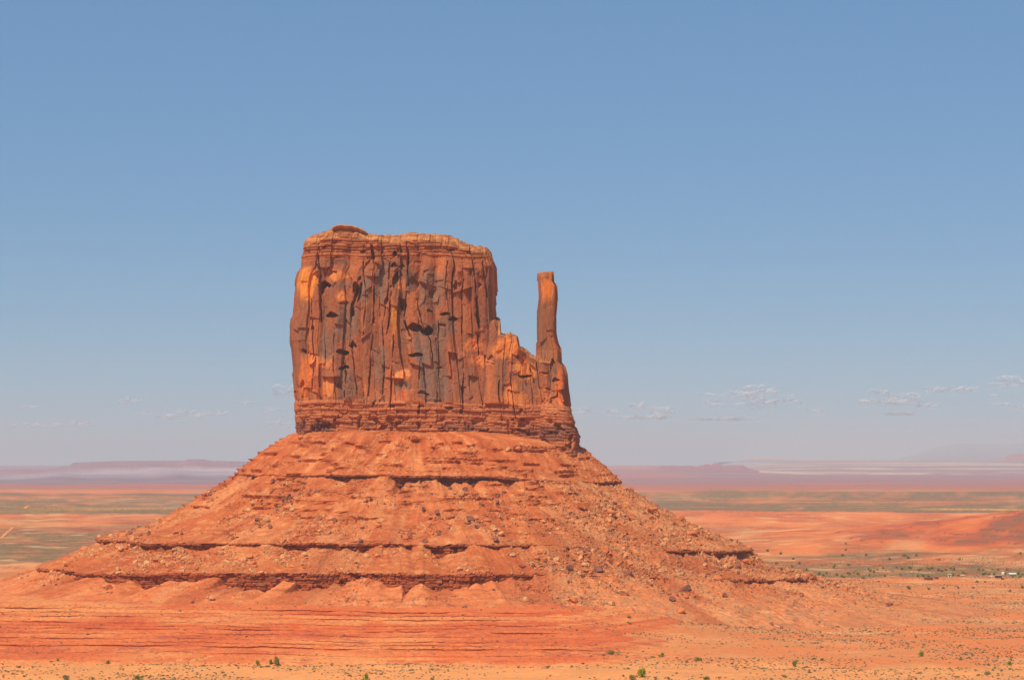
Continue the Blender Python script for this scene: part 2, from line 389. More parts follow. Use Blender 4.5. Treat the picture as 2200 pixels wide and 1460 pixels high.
jl, fl = beds(A + 1.5 * fbm(A / 5, A * 0, 2, 239), 5.0, 240)
R2 = R2 + np.where(isL, (1.5 * (hsh(jl, jl * 0, 241) - 0.5) - 1.4 * (1 - sm(0, .1, np.minimum(fl, 1 - fl))) - 2.4 * bigj + .5 * fbm(A / 2.2, Zr, 2, 242)) * hfac, 0)
Z2 = Z2 + np.where(isL, 0.4 * fbm(A / 6, A * 0, 3, 243) * hfac, 0)
TX = CX + R2 * ct[None, :]; TY = D + R2 * stt[None, :]; TZ = Z2
# colours
col = np.zeros((nR, nT, 3)); col[:] = C(210, 110, 66)
nA = fbm(Aw / 30, Zr / 8, 4, 251); nB = fbm(XP / 5, YP / 5, 3, 252)
col = mixc(col, C(202, 98, 60), np.clip(.4 + nA, 0, 1) * .7)
col = mixc(col, C(238, 150, 104), np.clip(fbm(Aw / 16, Zr / 14, 3, 253) - 0.05, 0, 1) * .7)
col = mixc(col, C(236, 130, 84), sm(2.5, 3, zn) * .6)
col = mixc(col, C(170, 88, 58), np.clip(nB * 1.3 - .25, 0, 1) * .55)
col = mixc(col, C(240, 170, 122), np.clip(-nB * 1.3 - .3, 0, 1) * .5)
col = mixc(col, C(232, 160, 118), np.where(isS, rub, 0) * np.clip(id1 * 1.6 - 0.6, 0, 1) * 0.5)
col = mixc(col, C(150, 84, 74), np.where(isS, rub, 0) * (id3 > 0.82) * 0.5)
col = mixc(col, C(178, 140, 108), rightz * np.clip(.45 + nB * .8, 0, 1) * (zn >= 1) * .42)
col = mixc(col, C(178, 96, 60), np.where(isS, np.clip(bm * 1.5 * (fr - .5), 0, 1), 0))
chute = np.clip(fbm(Aw / 13 + 1.5 * fbm(Aw / 50, Zr / 25, 2, 256), Zr / 60, 3, 257) * 2.0 - .45, 0, 1) * (zn >= 1) * (.5 + .5 * (nB > -.2))
col = mixc(col, C(222, 150, 108), chute * .5)
col = mixc(col, C(176, 78, 46), np.clip(-fbm(Aw / 18, Zr / 30, 3, 258) * 1.8 - .3, 0, 1) * .5)
tone = hsh(ib, jb, 255)
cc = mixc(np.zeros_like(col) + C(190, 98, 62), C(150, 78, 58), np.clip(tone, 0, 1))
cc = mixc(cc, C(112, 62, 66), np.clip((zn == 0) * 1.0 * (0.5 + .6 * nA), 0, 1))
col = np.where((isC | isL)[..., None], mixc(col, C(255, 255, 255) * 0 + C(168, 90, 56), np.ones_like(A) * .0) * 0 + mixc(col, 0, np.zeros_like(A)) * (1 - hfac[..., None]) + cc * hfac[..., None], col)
tread = (isL & (np.arange(nR)[:, None] >= 0))
PT = np.stack([TX, TY, TZ], -1) - INV
names = {'upper': 'talus_slope', 'middle': 'talus_slope', 'lower': 'talus_slope', 'apron': 'talus_slope', 'ledge1': 'ledge', 'ledge2': 'ledge', 'ledge3': 'ledge'}
plab = {'upper': 'smooth banded upper slope right under the cliff', 'middle': 'boulder strewn middle slope', 'lower': 'slope strewn with pale rubble between the two lower ledges', 'apron': 'soft orange fans at the foot of the lowest ledge',
        'ledge1': 'highest ledge, dark purple brown and undercut', 'ledge2': 'thin brown ledge halfway down the slope', 'ledge3': 'lowest and tallest ledge of stacked thin beds'}
order = ['upper', 'ledge1', 'middle', 'ledge2', 'lower', 'ledge3', 'apron']
for p in order:
    rows = [i for i, q_ in enumerate(parts) if q_ == p]; a, b = rows[0], min(rows[-1] + 2, nR)
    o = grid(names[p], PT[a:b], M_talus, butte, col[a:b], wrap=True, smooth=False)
    o['label'] = plab[p]

# ------------------------------------------------------------------ cliffs (cap of the butte)
YF = 1757.0                                   # depth of the front face
def FX(px): return (px - 1100) * YF / FPX
ZF = lambda py: H - (py - 1000) * YF / FPX
cracks = [   # polyline px, width px, depth m
    ([(684, 528), (683, 560), (681, 600), (684, 640), (686, 690)], 3.0, 9), ([(680, 545), (683, 575)], 5, 7),
    ([(772, 598), (764, 630), (757, 655), (756, 700), (752, 740)], 7, 7), ([(776, 610), (768, 650)], 4, 6),
    ([(800, 538), (806, 580), (804, 640), (802, 700), (796, 760), (790, 860)], 3.2, 5), ([(797, 530), (803, 552)], 7, 7),
    ([(836, 560), (835, 610), (830, 650), (822, 690)], 2.6, 4), ([(840, 612), (838, 660), (836, 700), (832, 720)], 4, 5),
    ([(874, 518), (876, 540), (876, 565)], 5.5, 9), ([(876, 560), (874, 620), (868, 680)], 2.4, 3),
    ([(1012, 538), (1018, 580), (1021, 640), (1026, 700), (1030, 760)], 3.2, 7), ([(1034, 560), (1040, 600), (1044, 636)], 4.2, 7), ([(1022, 640), (1030, 700)], 6, 7),
    ([(755, 740), (762, 800), (768, 860)], 2.4, 3), ([(718, 700), (716, 800), (718, 860)], 2.0, 2.5), ([(846, 720), (842, 800), (838, 870)], 2.6, 4),
    ([(820, 690), (826, 760), (822, 860)], 2.0, 2.5), ([(905, 760), (900, 820), (902, 880)], 2.4, 3), ([(960, 560), (962, 640), (966, 680)], 2, 2.5),
    ([(995, 600), (992, 700), (996, 800), (994, 880)], 2.6, 3.2), ([(940, 690), (944, 780), (940, 860)], 2.2, 2.6), ([(735, 750), (742, 800), (740, 850)], 2, 2.5),
    ([(664, 640), (668, 700), (672, 760), (666, 840)], 2.2, 3), ([(1072, 780), (1075, 850), (1078, 900)], 2.2, 3), ([(1097, 800), (1102, 860), (1108, 900)], 2.0, 2.6),
    ([(1156, 776), (1160, 820), (1168, 870), (1172, 900)], 2.5, 4), ([(1188, 770), (1194, 800), (1200, 850)], 3, 3.5), ([(1140, 790), (1150, 820)], 3, 3),
    ([(780, 560), (786, 640), (782, 720)], 2.2, 2.6), ([(858, 640), (868, 690), (880, 720)], 3.5, 5), ([(700, 540), (702, 570)], 2, 2),
    ([(895, 640), (905, 690), (925, 730), (932, 790)], 2.2, 2.6), ([(1055, 720), (1050, 790), (1046, 860)], 2.2, 2.6)]
alc = [      # px, py, w, h, depth
    (694, 611, 34, 22, 11), (688, 622, 12, 30, 8), (714, 676, 30, 17, 8), (738, 652, 24, 12, 4), (763, 620, 16, 34, 7), (893, 703, 34, 22, 12), (916, 710, 26, 24, 13),
    (850, 600, 14, 40, 7), (886, 612, 30, 40, 4), (846, 570, 14, 14, 6), (862, 572, 14, 12, 5), (735, 756, 30, 15, 8), (738, 790, 26, 10, 6), (758, 742, 14, 22, 6),
    (645, 754, 14, 18, 6), (644, 830, 10, 34, 5), (892, 762, 34, 12, 7), (910, 844, 26, 9, 5), (905, 872, 20, 14, 7), (900, 882, 12, 16, 7), (842, 872, 14, 18, 9), (802, 868, 9, 12, 7),
    (956, 674, 26, 9, 6), (974, 684, 22, 12, 7), (922, 667, 12, 10, 5), (980, 616, 9, 26, 5), (965, 876, 26, 14, 8), (990, 884, 12, 18, 7), (848, 545, 9, 14, 6), (700, 527, 24, 7, 4),
    (1128, 806, 34, 10, 8), (1190, 782, 14, 26, 6), (1195, 815, 18, 12, 6), (1168, 800, 16, 8, 5), (1172, 834, 14, 7, 4), (1120, 882, 12, 9, 6), (1123, 898, 16, 10, 7), (1100, 902, 9, 12, 6), (1190, 890, 40, 5, 4),
    (865, 655, 18, 34, 6), (830, 648, 10, 30, 5), (947, 700, 20, 10, 4), (1060, 770, 10, 16, 3), (945, 788, 20, 8, 3), (668, 702, 9, 14, 5), (725, 830, 12, 16, 4), (1030, 612, 8, 14, 5), (780, 540, 12, 9, 4), (905, 545, 22, 6, 4), (968, 535, 24, 8, 5), (1008, 540, 14, 6, 4),
    (920, 935, 26, 9, 5), (955, 918, 22, 12, 5), (940, 905, 9, 14, 5), (1050, 922, 12, 10, 5), (1080, 915, 12, 12, 5), (1120, 925, 26, 12, 6), (1150, 930, 14, 12, 5), (760, 908, 12, 7, 4), (700, 912, 60, 5, 4), (1200, 945, 30, 6, 4)]
# colour patches px,py,w,h,(rgb),strength
pat = [(655, 612, 36, 70, (246, 148, 70), 1), (660, 590, 40, 20, (246, 150, 76), .9), (725, 588, 62, 16, (240, 142, 82), .8), (733, 637, 30, 26, (250, 150, 84), 1), (655, 800, 34, 100, (238, 130, 66), .8),
       (690, 770, 50, 40, (248, 150, 90), .8), (700, 836, 30, 34, (244, 150, 92), .8), (862, 810, 36, 26, (250, 162, 104), 1), (862, 850, 46, 30, (226, 130, 88), .7), (868, 610, 24, 36, (240, 140, 84), .8), (842, 700, 12, 110, (222, 140, 62), .9),
       (1090, 745, 60, 46, (244, 142, 76), .9), (1130, 790, 66, 50, (246, 150, 80), .9), (1110, 850, 60, 70, (242, 146, 82), .8), (1040, 775, 60, 26, (244, 146, 84), .8), (1015, 745, 50, 30, (238, 138, 84), .7), (1175, 620, 44, 50, (240, 134, 62), .9), (1180, 720, 50, 160, (196, 108, 62), .7), (1206, 840, 34, 130, (228, 112, 60), .9), (1170, 860, 40, 90, (214, 124, 78), .7),
       (722, 566, 64, 12, (118, 98, 96), .8), (740, 610, 50, 18, (132, 104, 96), .5), (745, 690, 56, 90, (142, 108, 96), .7), (700, 740, 40, 70, (134, 108, 100), .6), (740, 830, 60, 80, (138, 112, 102), .6), (785, 620, 30, 60, (140, 112, 104), .7), (820, 600, 26, 110, (140, 114, 106), .7),
       (880, 600, 30, 50, (122, 92, 88), .8), (930, 620, 70, 100, (140, 108, 98), .6), (920, 740, 80, 110, (132, 112, 108), .6), (955, 700, 60, 60, (134, 108, 100), .6), (935, 830, 70, 90, (130, 110, 106), .6), (865, 835, 34, 26, (136, 116, 106), .7), (815, 780, 36, 90, (148, 116, 104), .6), (1000, 830, 60, 90, (158, 104, 88), .5), (1045, 620, 26, 80, (142, 96, 84), .6), (1050, 700, 40, 80, (158, 92, 74), .6), (905, 800, 30, 120, (124, 108, 108), .6),
       (845, 560, 30, 26, (130, 92, 84), .6), (1128, 815, 26, 40, (158, 116, 98), .6), (800, 860, 70, 40, (140, 116, 106), .4), (1172, 680, 40, 120, (140, 94, 76), .6), (1170, 750, 36, 70, (140, 104, 90), .5)]
def seg_dist(x, z, pts):
    best = np.full(x.shape, 1e9)
    for (a, b) in zip(pts[:-1], pts[1:]):
        ax, az_ = FX(a[0]), ZF(a[1]); bx, bz = FX(b[0]), ZF(b[1])
        t = np.clip(((x - ax) * (bx - ax) + (z - az_) * (bz - az_)) / ((bx - ax) ** 2 + (bz - az_) ** 2), 0, 1)
        best = np.minimum(best, np.hypot(x - ax - t * (bx - ax), z - az_ - t * (bz - az_)))
    return best
def panels(u, z, w, h, amp, tu, tz, seed, slant):
    """straight-jointed slabs: random columns, each cut by a few sloping breaks"""
    iu, fu = beds(u, w, seed)
    sl_ = (hsh(iu, iu * 0, seed + 1) - .5) * 2 * slant * w
    zz = z + hsh(iu, iu * 0, seed + 2) * h + (fu - .5) * sl_
    iz, fz = beds(zz, h * (0.6 + 0.8 * hsh(iu, iu * 0, seed + 5)), seed + 3)
    r1 = hsh(iu, iz, seed + 4); r2 = hsh(iu, iz, seed + 6); r3 = hsh(iu, iz, seed + 7)
    col_r = hsh(iu, iu * 0, seed + 8)
    d = amp * ((r1 - .5) * 1.2 + (col_r - .5) * 1.1) + tu * (r2 - .5) * 2 * (fu - .5) + tz * (r3 - .7) * 2 * (fz - .5)
    return d, r1, np.minimum(fu, 1 - fu)
def face_detail(u, z, x, isf, ped=None):
    """outward displacement and colour of a cliff face; u = length along the wall, x,z = world"""
    k = YF / FPX
    wu = u + 0.5 * fbm(u / 9, z / 14, 3, 301); wz = z + 0.6 * fbm(u / 11, z / 11, 3, 302)
    bow = 2.2 * fbm(u / 40, z / 45, 2, 300)
    a, i1, e1 = panels(wu + bow, wz, 15.0, 75.0, 2.9, 3.6, 2.2, 303, 0.45)
    b, i3, e2 = panels(wu + bow * .6, wz, 7.2, 38.0, 1.25, 2.4, 2.0, 309, 0.8)
    c, i5, e3 = panels(wu, wz, 3.1, 16.0, 0.12, 0.35, 0.3, 315, 0.8)
    chip, r_a, r_b = facets(wu, wz, 7, 9, 0.0, 4.4, 341)
    chipm = (r_a > .88) * np.clip(fbm(u / 20, z / 20, 2, 342) + .55, 0, 1)
    d = a + b + c - 1.0 * (1 - sm(0, .3, e1)) - .15 * (1 - sm(0, .3, e2)) + chip * chipm + 0.18 * fbm(u / 1.5, z / 2.5, 3, 308)
    d = d + 1.6 * fbm(u / 20, z / 160, 2, 311)
    # bedding at the crown and at the foot
    zt = z + 0.8 * fbm(u / 30, z * 0, 2, 311)
    crown = sm(ZF(562), ZF(545), zt + 2.5 * fbm(u / 12, z * 0, 2, 312))
    foot = sm(ZF(858), ZF(864), zt + 0.015 * (x - FX(640)) )
    ib, fb = beds(zt, 2.3, 313)
    bb = 1.6 * (hsh(ib, ib * 0, 314) - .5) - 1.0 * (1 - sm(0, .25, np.minimum(fb, 1 - fb)))
    jb, fj = beds(u + 2.5 * fbm(u / 5, z / 5, 2, 399) + 9 * hsh(ib, ib * 0, 315), 7.5, 316)
    blk = 1.6 * (hsh(ib, jb, 317) - .5) - 0.8 * (hsh(ib, jb, 320) > .55) * (1 - sm(0, .12, np.minimum(fj, 1 - fj)))
    d = d * (1 - 0.35 * crown) + crown * (bb + 0.8 * blk)
    ruin = np.clip(fbm(u / 4.5, z / 5, 3, 318) * 1.9 - .2, 0, 1)
    d = np.where(foot > 0, d * (1 - .72 * foot) + foot * (bb * 0.6 + 0.9 * blk - 4.0 * ruin * sm(ZF(880), ZF(905), zt + 0.02 * (x - FX(640))) + 1.2), d)
    dark = np.zeros(z.shape)
    wx = x + 0.7 * fbm(x / 5, z / 9, 3, 321); wz2 = z + 1.1 * fbm(x / 4, z / 6, 3, 322)
    for pts, wd, dp in cracks:
        r = seg_dist(wx, wz2, pts) / (wd * k * .55)
        d = d - isf * dp * np.clip(.7 + .9 * fbm(z / 9, z * 0 + pts[0][0], 2, 323), .1, 1) * (1 - sm(0.45, 1.15, r))
    for ax, ay, aw, ah, dp in alc:
        if dp < 5.5: dp = dp * .6
        if ay > 862: dp, aw, ah = dp * .5, aw * .8, ah * .7
        p = (wx - FX(ax)) / (aw * k / 2); q_ = (wz2 - ZF(ay)) / (ah * k / 2)
        sh_ = math.sin(ax * 12.9 + ay * 4.1) * .55
        ang = np.abs(p + sh_ * q_) ** 1.3 + np.abs(q_ - .35 * sh_ * p) ** 1.5
        ins = (1 - sm(0.85, 1.0, ang)) * (0.35 + 0.65 * sm(-1, .6, q_))
        d = d - isf * dp * ins
    # ---- colour
    cl = np.zeros(z.shape + (3,)); cl[:] = C(180, 102, 72)
    n1 = fbm(u / 7, z / 45, 4, 331); n2 = fbm(u / 2.2, z / 28, 3, 332); n3 = fbm(u / 14, z / 14, 3, 333)
    cl = mixc(cl, C(218, 124, 78), np.clip(i3 * 1.5 - .7 + .35 * n3, 0, 1) * .8)
    midz = sm(ZF(862), ZF(840), z) * sm(ZF(555), ZF(580), z)
    varn = np.clip(0.25 + 1.0 * n1 + 0.4 * n2 + .6 * (i1 - .5), 0, 1) * midz
    cl = mixc(cl, C(134, 96, 82), varn * .7)
    for px_, py_, w_, h_, c_, s_ in pat:
        p = (x + 1.5 * n2 + 2.4 * n3 - FX(px_)) / (w_ * k / 2); q_ = (z + 3.5 * n3 + 3 * (i5 - .5) - ZF(py_)) / (h_ * k / 2)
        t = (1 - sm(0.6, 1.15, np.sqrt(p * p + q_ * q_))) * s_ * isf
        cl = mixc(cl, C(*c_), t)
    streak = np.clip(fbm(u / 1.3, z / 40, 3, 335) * 1.5 - .2, 0, 1) * midz * np.clip(.5 + n3, 0, 1)
    cl = mixc(cl, C(116, 92, 86), streak * .35)
    cl = mixc(cl, C(196, 112, 74), crown * (0.6 + .4 * hsh(ib, ib * 0, 337)))
    cl = mixc(cl, C(150, 84, 60), crown * (hsh(ib, jb, 338) > .6) * .6)
    fcol = mixc(np.zeros_like(cl) + C(186, 102, 72), C(206, 124, 84), hsh(ib, jb, 339))
    fcol = mixc(fcol, C(140, 84, 74), sm(ZF(890), ZF(915), zt + 0.02 * (x - FX(640))) * np.clip(.5 + n3, 0, 1))
    cl = np.where(foot[..., None] > 0, cl * (1 - foot[..., None]) + fcol * foot[..., None], cl)
    return d, cl
def perimeter(a, b, n, step, back=5.0):
    ph = np.linspace(0, 2 * math.pi, 20001)
    x = np.sign(np.cos(ph)) * np.abs(np.cos(ph)) ** (2 / n); y = np.sign(np.sin(ph)) * np.abs(np.sin(ph)) ** (2 / n)
    dl = np.hypot(np.diff(x) * a, np.diff(y) * b)
    wgt = np.where((y[:-1] + y[1:]) / 2 > 0.35, 1 / back, 1.0)
    s = np.concatenate([[0], np.cumsum(dl * wgt)]); l = np.concatenate([[0], np.cumsum(dl)])
    m = int(s[-1] / step); t = np.linspace(0, s[-1], m, endpoint=False)
    ux = np.interp(t, s, x); uy = np.interp(t, s, y); uu = np.interp(t, s, l)
    nx = np.sign(ux) * np.abs(ux) ** (n - 1) / a; ny = np.sign(uy) * np.abs(uy) ** (n - 1) / b
    q_ = np.hypot(nx, ny) + 1e-9
    return ux, uy, uu, nx / q_, ny / q_
def tower(name, left, right, walltop, crest, zbot, b, cy, n, step=0.42, roofn=26, dscale=1.0, label=None, seedu=0.0, btab=None, rcol_=(216, 140, 90)):
    """left/right: photo (py,px) edges; walltop/crest: photo (px,py); b half depth"""
    k = D / FPX
    Lz = sorted([(H - (py - 1000) * k, (px - 1100) * k) for py, px in left]); Rz = sorted([(H - (py - 1000) * k, (px - 1100) * k) for py, px in right])
    WT = sorted([((px - 1100) * k, H - (py - 1000) * YF / FPX) for px, py in walltop]); CT = sorted([((px - 1100) * k, H - (py - 1000) * k) for px, py in crest])
    zm = (zbot + max(c[1] for c in WT)) / 2
    am = (tab(zm, Rz) - tab(zm, Lz)) / 2; cm = (tab(zm, Rz) + tab(zm, Lz)) / 2
    ux, uy, uu, nx, ny = perimeter(am, b, n, step)
    nc = len(ux); x0 = cm + am * ux
    ztop = tab(x0, WT) + 1.0 * fbm(x0 / 6, x0 * 0 + 3, 3, 355) + .9 * (hsh(np.floor(x0 / 3.1), x0 * 0, 356) - .5)
    nv = int((max(c[1] for c in WT) - zbot) / step)
    v = np.linspace(0, 1, nv)[:, None]
    z = zbot + v * (ztop[None, :] - zbot)
    Lx = tab(z, Lz); Rx = tab(z, Rz)
    x = (Lx + Rx) / 2 + (Rx - Lx) / 2 * ux[None, :]
    bz = b if btab is None else tab(z, btab)
    y = cy + bz * uy[None, :] * np.ones_like(z)
    isf = sm(0.3, 0.7, -ny)[None, :] * np.ones_like(z)
    d, cl = face_detail(uu[None, :] + seedu + 0 * z, z, x, isf)
    side = np.abs(nx)[None, :] ** 3
    d = d * (dscale if not isinstance(dscale, list) else tab(z, dscale)) * (1 - (0.62 if not isinstance(dscale, list) else .35) * side)
    x2 = x + d * nx[None, :]; y2 = y + d * ny[None, :]
    rows = [np.stack([x2, y2, z], -1)]; cols = [cl]
    # roof
    fz = np.linspace(0, 1, roofn)[1:]
    xr, yr, zr = x2[-1], y2[-1], z[-1]
    for f in fz:
        xx = xr + (cm + (xr - cm) * 0.985 - xr) * f; yy = yr + (cy - yr) * f * 1.02
        ct_ = tab(xx, CT); zz = zr + (ct_ - zr) * (1 - (1 - f) ** 2.5)
        st = zz / 1.6; zz = (np.floor(st) + sm(.5, .9, st - np.floor(st))) * 1.6 * .8 + zz * .2
        zz = zz + (1 - f) * f * 4 * 0.5 * fbm(xx / 3, yy / 3, 3, 351) + 0.8 * fbm(xx / 6, yy / 3, 3, 352)
        rb_, rf_ = beds(zz + .6 * fbm(xx / 12, xx * 0, 2, 357), 1.7, 358)
        rows.append(np.stack([xx, yy, zz], -1)[None]);
        cols.append(mixc(np.zeros((1, nc, 3)) + C(*rcol_), C(158, 88, 58), np.clip(.3 + .8 * fbm(xx / 3, yy / 3, 3, 353) + .5 * (hsh(rb_, rb_ * 0, 359) > .6), 0, 1)[None]))
    P = np.concatenate(rows, 0) - INV; CC = np.concatenate(cols, 0)
    o = grid(name, P, M_cliff, butte, CC, wrap=True)
    if label: o['label'] = label
    return o
zb = 116.0
tower('rock_wall',
      [(500, 676), (515, 661), (535, 656), (555, 651), (580, 649), (590, 641), (605, 637), (640, 634), (680, 631), (700, 628), (735, 627), (760, 630), (790, 633), (850, 634), (862, 635), (890, 637), (930, 640), (1000, 648)],
      [(500, 1020), (530, 1044), (545, 1051), (560, 1057), (580, 1061), (600, 1061), (640, 1062), (680, 1064), (720, 1068), (760, 1072), (820, 1078), (900, 1086), (1000, 1100)],
      [(620, 525), (660, 519), (672, 512), (700, 509), (740, 508), (788, 514), (800, 517), (870, 523), (880, 517), (905, 515), (950, 519), (985, 526), (1010, 535), (1045, 537), (1075, 545)],
      [(620, 524), (660, 516), (672, 507), (690, 503), (708, 496), (718, 491), (735, 489), (760, 490), (778, 494), (789, 500), (792, 505), (800, 505), (830, 508), (850, 508), (870, 504), (885, 501), (905, 503), (940, 504), (965, 507), (985, 515), (1005, 525), (1020, 530), (1045, 532), (1060, 545), (1075, 560)],
      zb, 40, D, 4.5, label='sheer main block with streaks of dark varnish and caves')
a_ = np.linspace(0, 2 * math.pi, 240, endpoint=False); ca_, sa_ = np.cos(a_), np.sin(a_)
ex = np.sign(ca_) * np.abs(ca_) ** .6; ey = np.sign(sa_) * np.abs(sa_) ** .6
rg = 1 + .10 * fbm(ca_ * 2.5, sa_ * 2.5, 4, 361) + .05 * (hsh(np.floor(a_ * 9), a_ * 0, 362) - .5)
ztp = lambda px_: -2.4 + tab(px_, [(700, 290.5), (712, 295.2), (722, 298.2), (736, 299.6), (760, 298.8), (776, 297.0), (792, 294.4)])
rows_, cols_ = [], []
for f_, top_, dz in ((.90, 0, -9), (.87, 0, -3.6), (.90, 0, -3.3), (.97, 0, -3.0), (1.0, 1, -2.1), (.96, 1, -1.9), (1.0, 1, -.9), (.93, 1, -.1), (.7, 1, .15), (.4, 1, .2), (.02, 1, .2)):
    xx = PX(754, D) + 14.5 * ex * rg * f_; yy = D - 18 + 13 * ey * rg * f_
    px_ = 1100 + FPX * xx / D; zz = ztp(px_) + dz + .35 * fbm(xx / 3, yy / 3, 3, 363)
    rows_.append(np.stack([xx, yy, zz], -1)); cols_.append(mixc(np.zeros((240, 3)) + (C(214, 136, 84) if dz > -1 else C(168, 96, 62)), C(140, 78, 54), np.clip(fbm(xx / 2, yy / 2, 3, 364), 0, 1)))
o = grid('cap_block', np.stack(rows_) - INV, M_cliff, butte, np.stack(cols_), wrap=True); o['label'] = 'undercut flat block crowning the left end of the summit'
tower('shoulder',
      [(700, 1040), (800, 1035), (900, 1030), (1000, 1030)],
      [(700, 1176), (780, 1180), (900, 1196), (1000, 1204)],
      [(1030, 690), (1062, 695), (1070, 722), (1085, 722), (1092, 719), (1112, 726), (1117, 748), (1130, 756), (1145, 768), (1160, 774), (1210, 790)],
      [(1030, 700), (1062, 684), (1068, 680), (1075, 684), (1077, 716), (1085, 719), (1095, 715), (1113, 724), (1117, 745), (1130, 750), (1145, 764), (1160, 768), (1210, 780)],
      zb, 34, D - 2, 4, roofn=12, label='low broken rock saddle joining the main block and the thumb', seedu=400)
tower('spire',
      [(580, 1159), (600, 1157), (640, 1160), (670, 1156), (700, 1155), (770, 1155), (850, 1158), (930, 1156), (1000, 1160)],
      [(580, 1187), (590, 1189), (608, 1188), (618, 1195), (650, 1196), (680, 1193), (720, 1193), (740, 1197), (752, 1203), (780, 1204), (790, 1212), (805, 1216), (840, 1217), (870, 1220), (885, 1225), (905, 1232), (918, 1233), (925, 1239), (940, 1243), (965, 1243), (1000, 1250)],
      [(1140, 592), (1160, 590), (1188, 591), (1220, 594)], [(1140, 590), (1160, 587), (1187, 586), (1220, 592)],
      112, 16, D - 14, 3.2, step=0.36, roofn=8, dscale=[(110, 1.1), (165, .9), (182, .5), (280, .42)], label='tall thin thumb of rock standing apart on the right', seedu=700,
      rcol_=(206, 118, 70), btab=[(110, 36), (150, 30), (175, 16), (200, 9), (270, 7)])

# ------------------------------------------------------------------ terraces in front of the butte
def dline(py): return (106 + 75.7) / ((py - 1000) / FPX + 0.06224)
def zline(d): return 4 + (d - 1216) * 0.06224
TL = [(1392, 1.7, 1290), (1377, 1.0, 1180), (1356, 1.5, 1330), (1342, 1.1, 1230), (1330, 1.0, 1150), (1314, 1.6, 1160)]     # photo y at px 800, height, px where it dies out
xs = np.concatenate([np.arange(-1500, -345, 12.0), np.arange(-345, 250, 0.85)])
def tmask(k, x, d):
    p = 1100 + FPX * x / d
    return 0.85 * np.clip(0.7 + 1.3 * fbm(x / 26, x * 0 + k * 3.1, 3, 400 + k), 0.06, 1.25) * (1 - sm(TL[k][2] - 110, TL[k][2] + 40, p))
TL = [(1407, .4, 1180), (1392, 1.0, 1290), (1384, .45, 1100), (1377, .7, 1180), (1366, .5, 1210), (1356, 1.0, 1330), (1349, .5, 1130), (1342, .75, 1230), (1330, .8, 1150), (1322, .5, 1120), (1314, 1.0, 1160)]
rowsT = []      # (d, z, type)
zero = xs * 0
wob_t = fbm(xs / 70, zero, 3, 411) * 5 + fbm(xs / 14, zero, 3, 412) * 1.3
wob2 = wob_t + fbm(xs / 85, zero, 3, 413) * 15
def tspan(a, b, n, ty):
    for k in range(n):
        t = k / n; rowsT.append((a[0] * (1 - t) + b[0] * t, a[1] * (1 - t) + b[1] * t, ty))
cur = (zero + 1203 + wob2, zero + 1.0)
tspan(cur, (zero + 1222 + wob2, zero + 4.5), 12, 's'); cur = (zero + 1222 + wob2, zero + 4.5)
for k, (py, h, pend) in enumerate(TL):
    d = dline(py - 0.010 * (xs / 0.27 + 300) * -1) + wob_t + .5 * fbm(xs / 45, zero, 3, 420 + k)
    m = tmask(k, xs, d); hh = h * m; zc = zline(d)
    foot = (d, zc - hh * .55)
    n = max(5, int(np.median(d - cur[0]) / 1.0))
    tspan(cur, foot, n, 's')
    u_ = 0.34 * h * m; tspan(foot, (d + u_, zc + hh * .05), 3, 'c'); tspan((d + u_, zc + hh * .05), (d - u_ * .8, zc + hh * .2), 2, 'c')
    tspan((d - u_ * .8, zc + hh * .2), (d - .6 * u_, zc + hh * .55), 2, 'l')
    cur = (d - .6 * u_, zc + hh * .55)
tspan(cur, (zero + 1500, zero + 19.3), 34, 's'); cur = (zero + 1500, zero + 19.3)
tspan(cur, (zero + 1765, zero + 17.5), 40, 's'); rowsT.append((zero + 1765, zero + 17.5, 's')); rowsT.append((zero + 1840, zero - 4, 's'))
TD = np.stack([r[0] for r in rowsT]); TZt = np.stack([r[1] for r in rowsT]); ty = np.array([r[2] for r in rowsT])[:, None]
XT = np.broadcast_to(xs, TD.shape).copy()
zn_ = 1.0 * fbm(XT / 26, TD / 18, 4, 431) + 0.35 * fbm(XT / 4, TD / 4, 3, 433)
gu = np.clip(fbm(XT / 12 + .3 * fbm(XT / 30, TD / 30, 2, 1), TD / 60, 3, 435), 0, 1)
TZt = TZt + np.where(ty == 's', zn_ * .8 - 1.0 * gu + .32 * fbm(XT / 2.2, TD / 3.5, 3, 436), .3 * zn_ + .2 * fbm(XT / 2, TD, 2, 438))
wt = 1 - sm(10, 120, XT + 25 * fbm(TD / 60, XT / 60, 3, 437))
TZt = TZt * wt + (ground_z(XT, TD) - 1.2) * (1 - wt)
tc_ = np.zeros(TD.shape + (3,)); tc_[:] = C(234, 122, 76)
n_a = fbm(XT / 60, TZt / 1.2, 4, 441); n_b = fbm(XT / 7, TD / 7, 3, 443)
tc_ = mixc(tc_, C(216, 96, 62), np.clip(.3 + 1.2 * n_a, 0, 1) * .75)
tc_ = mixc(tc_, C(246, 158, 104), np.clip(fbm(XT / 90, TZt / 1.6, 3, 445) * 1.4, 0, 1) * .7)
band_, fb_ = beds(TZt + .25 * fbm(XT / 40, TD * 0, 2, 448), .55, 449)
tc_ = mixc(tc_, C(206, 84, 56), (hsh(band_, band_ * 0, 450) > .55) * .45 * np.clip(.6 + fbm(XT / 25, band_, 3, 451), 0, 1))
tc_ = mixc(tc_, C(186, 92, 80), (np.clip(fbm(XT / 30, TD / 10, 3, 447) * 2 - .6, 0, 1)) * np.clip(n_b + .5, 0, 1) * .7)
tc_ = mixc(tc_, C(184, 82, 54), (ty == 'c') * 0.8 * np.ones_like(XT))  # undercut shadow tone painted onto the ledge risers
tc_ = mixc(tc_, C(252, 158, 104), sm(1236, 1216, TD + 3 * n_b) * .7)
terr = grid('terraces', np.stack([XT, TD, TZt], -1), M_talus, None, tc_, smooth=False)
tag(terr, 'low red terraces with thin dark ledges running level in front of the butte', kind='structure')

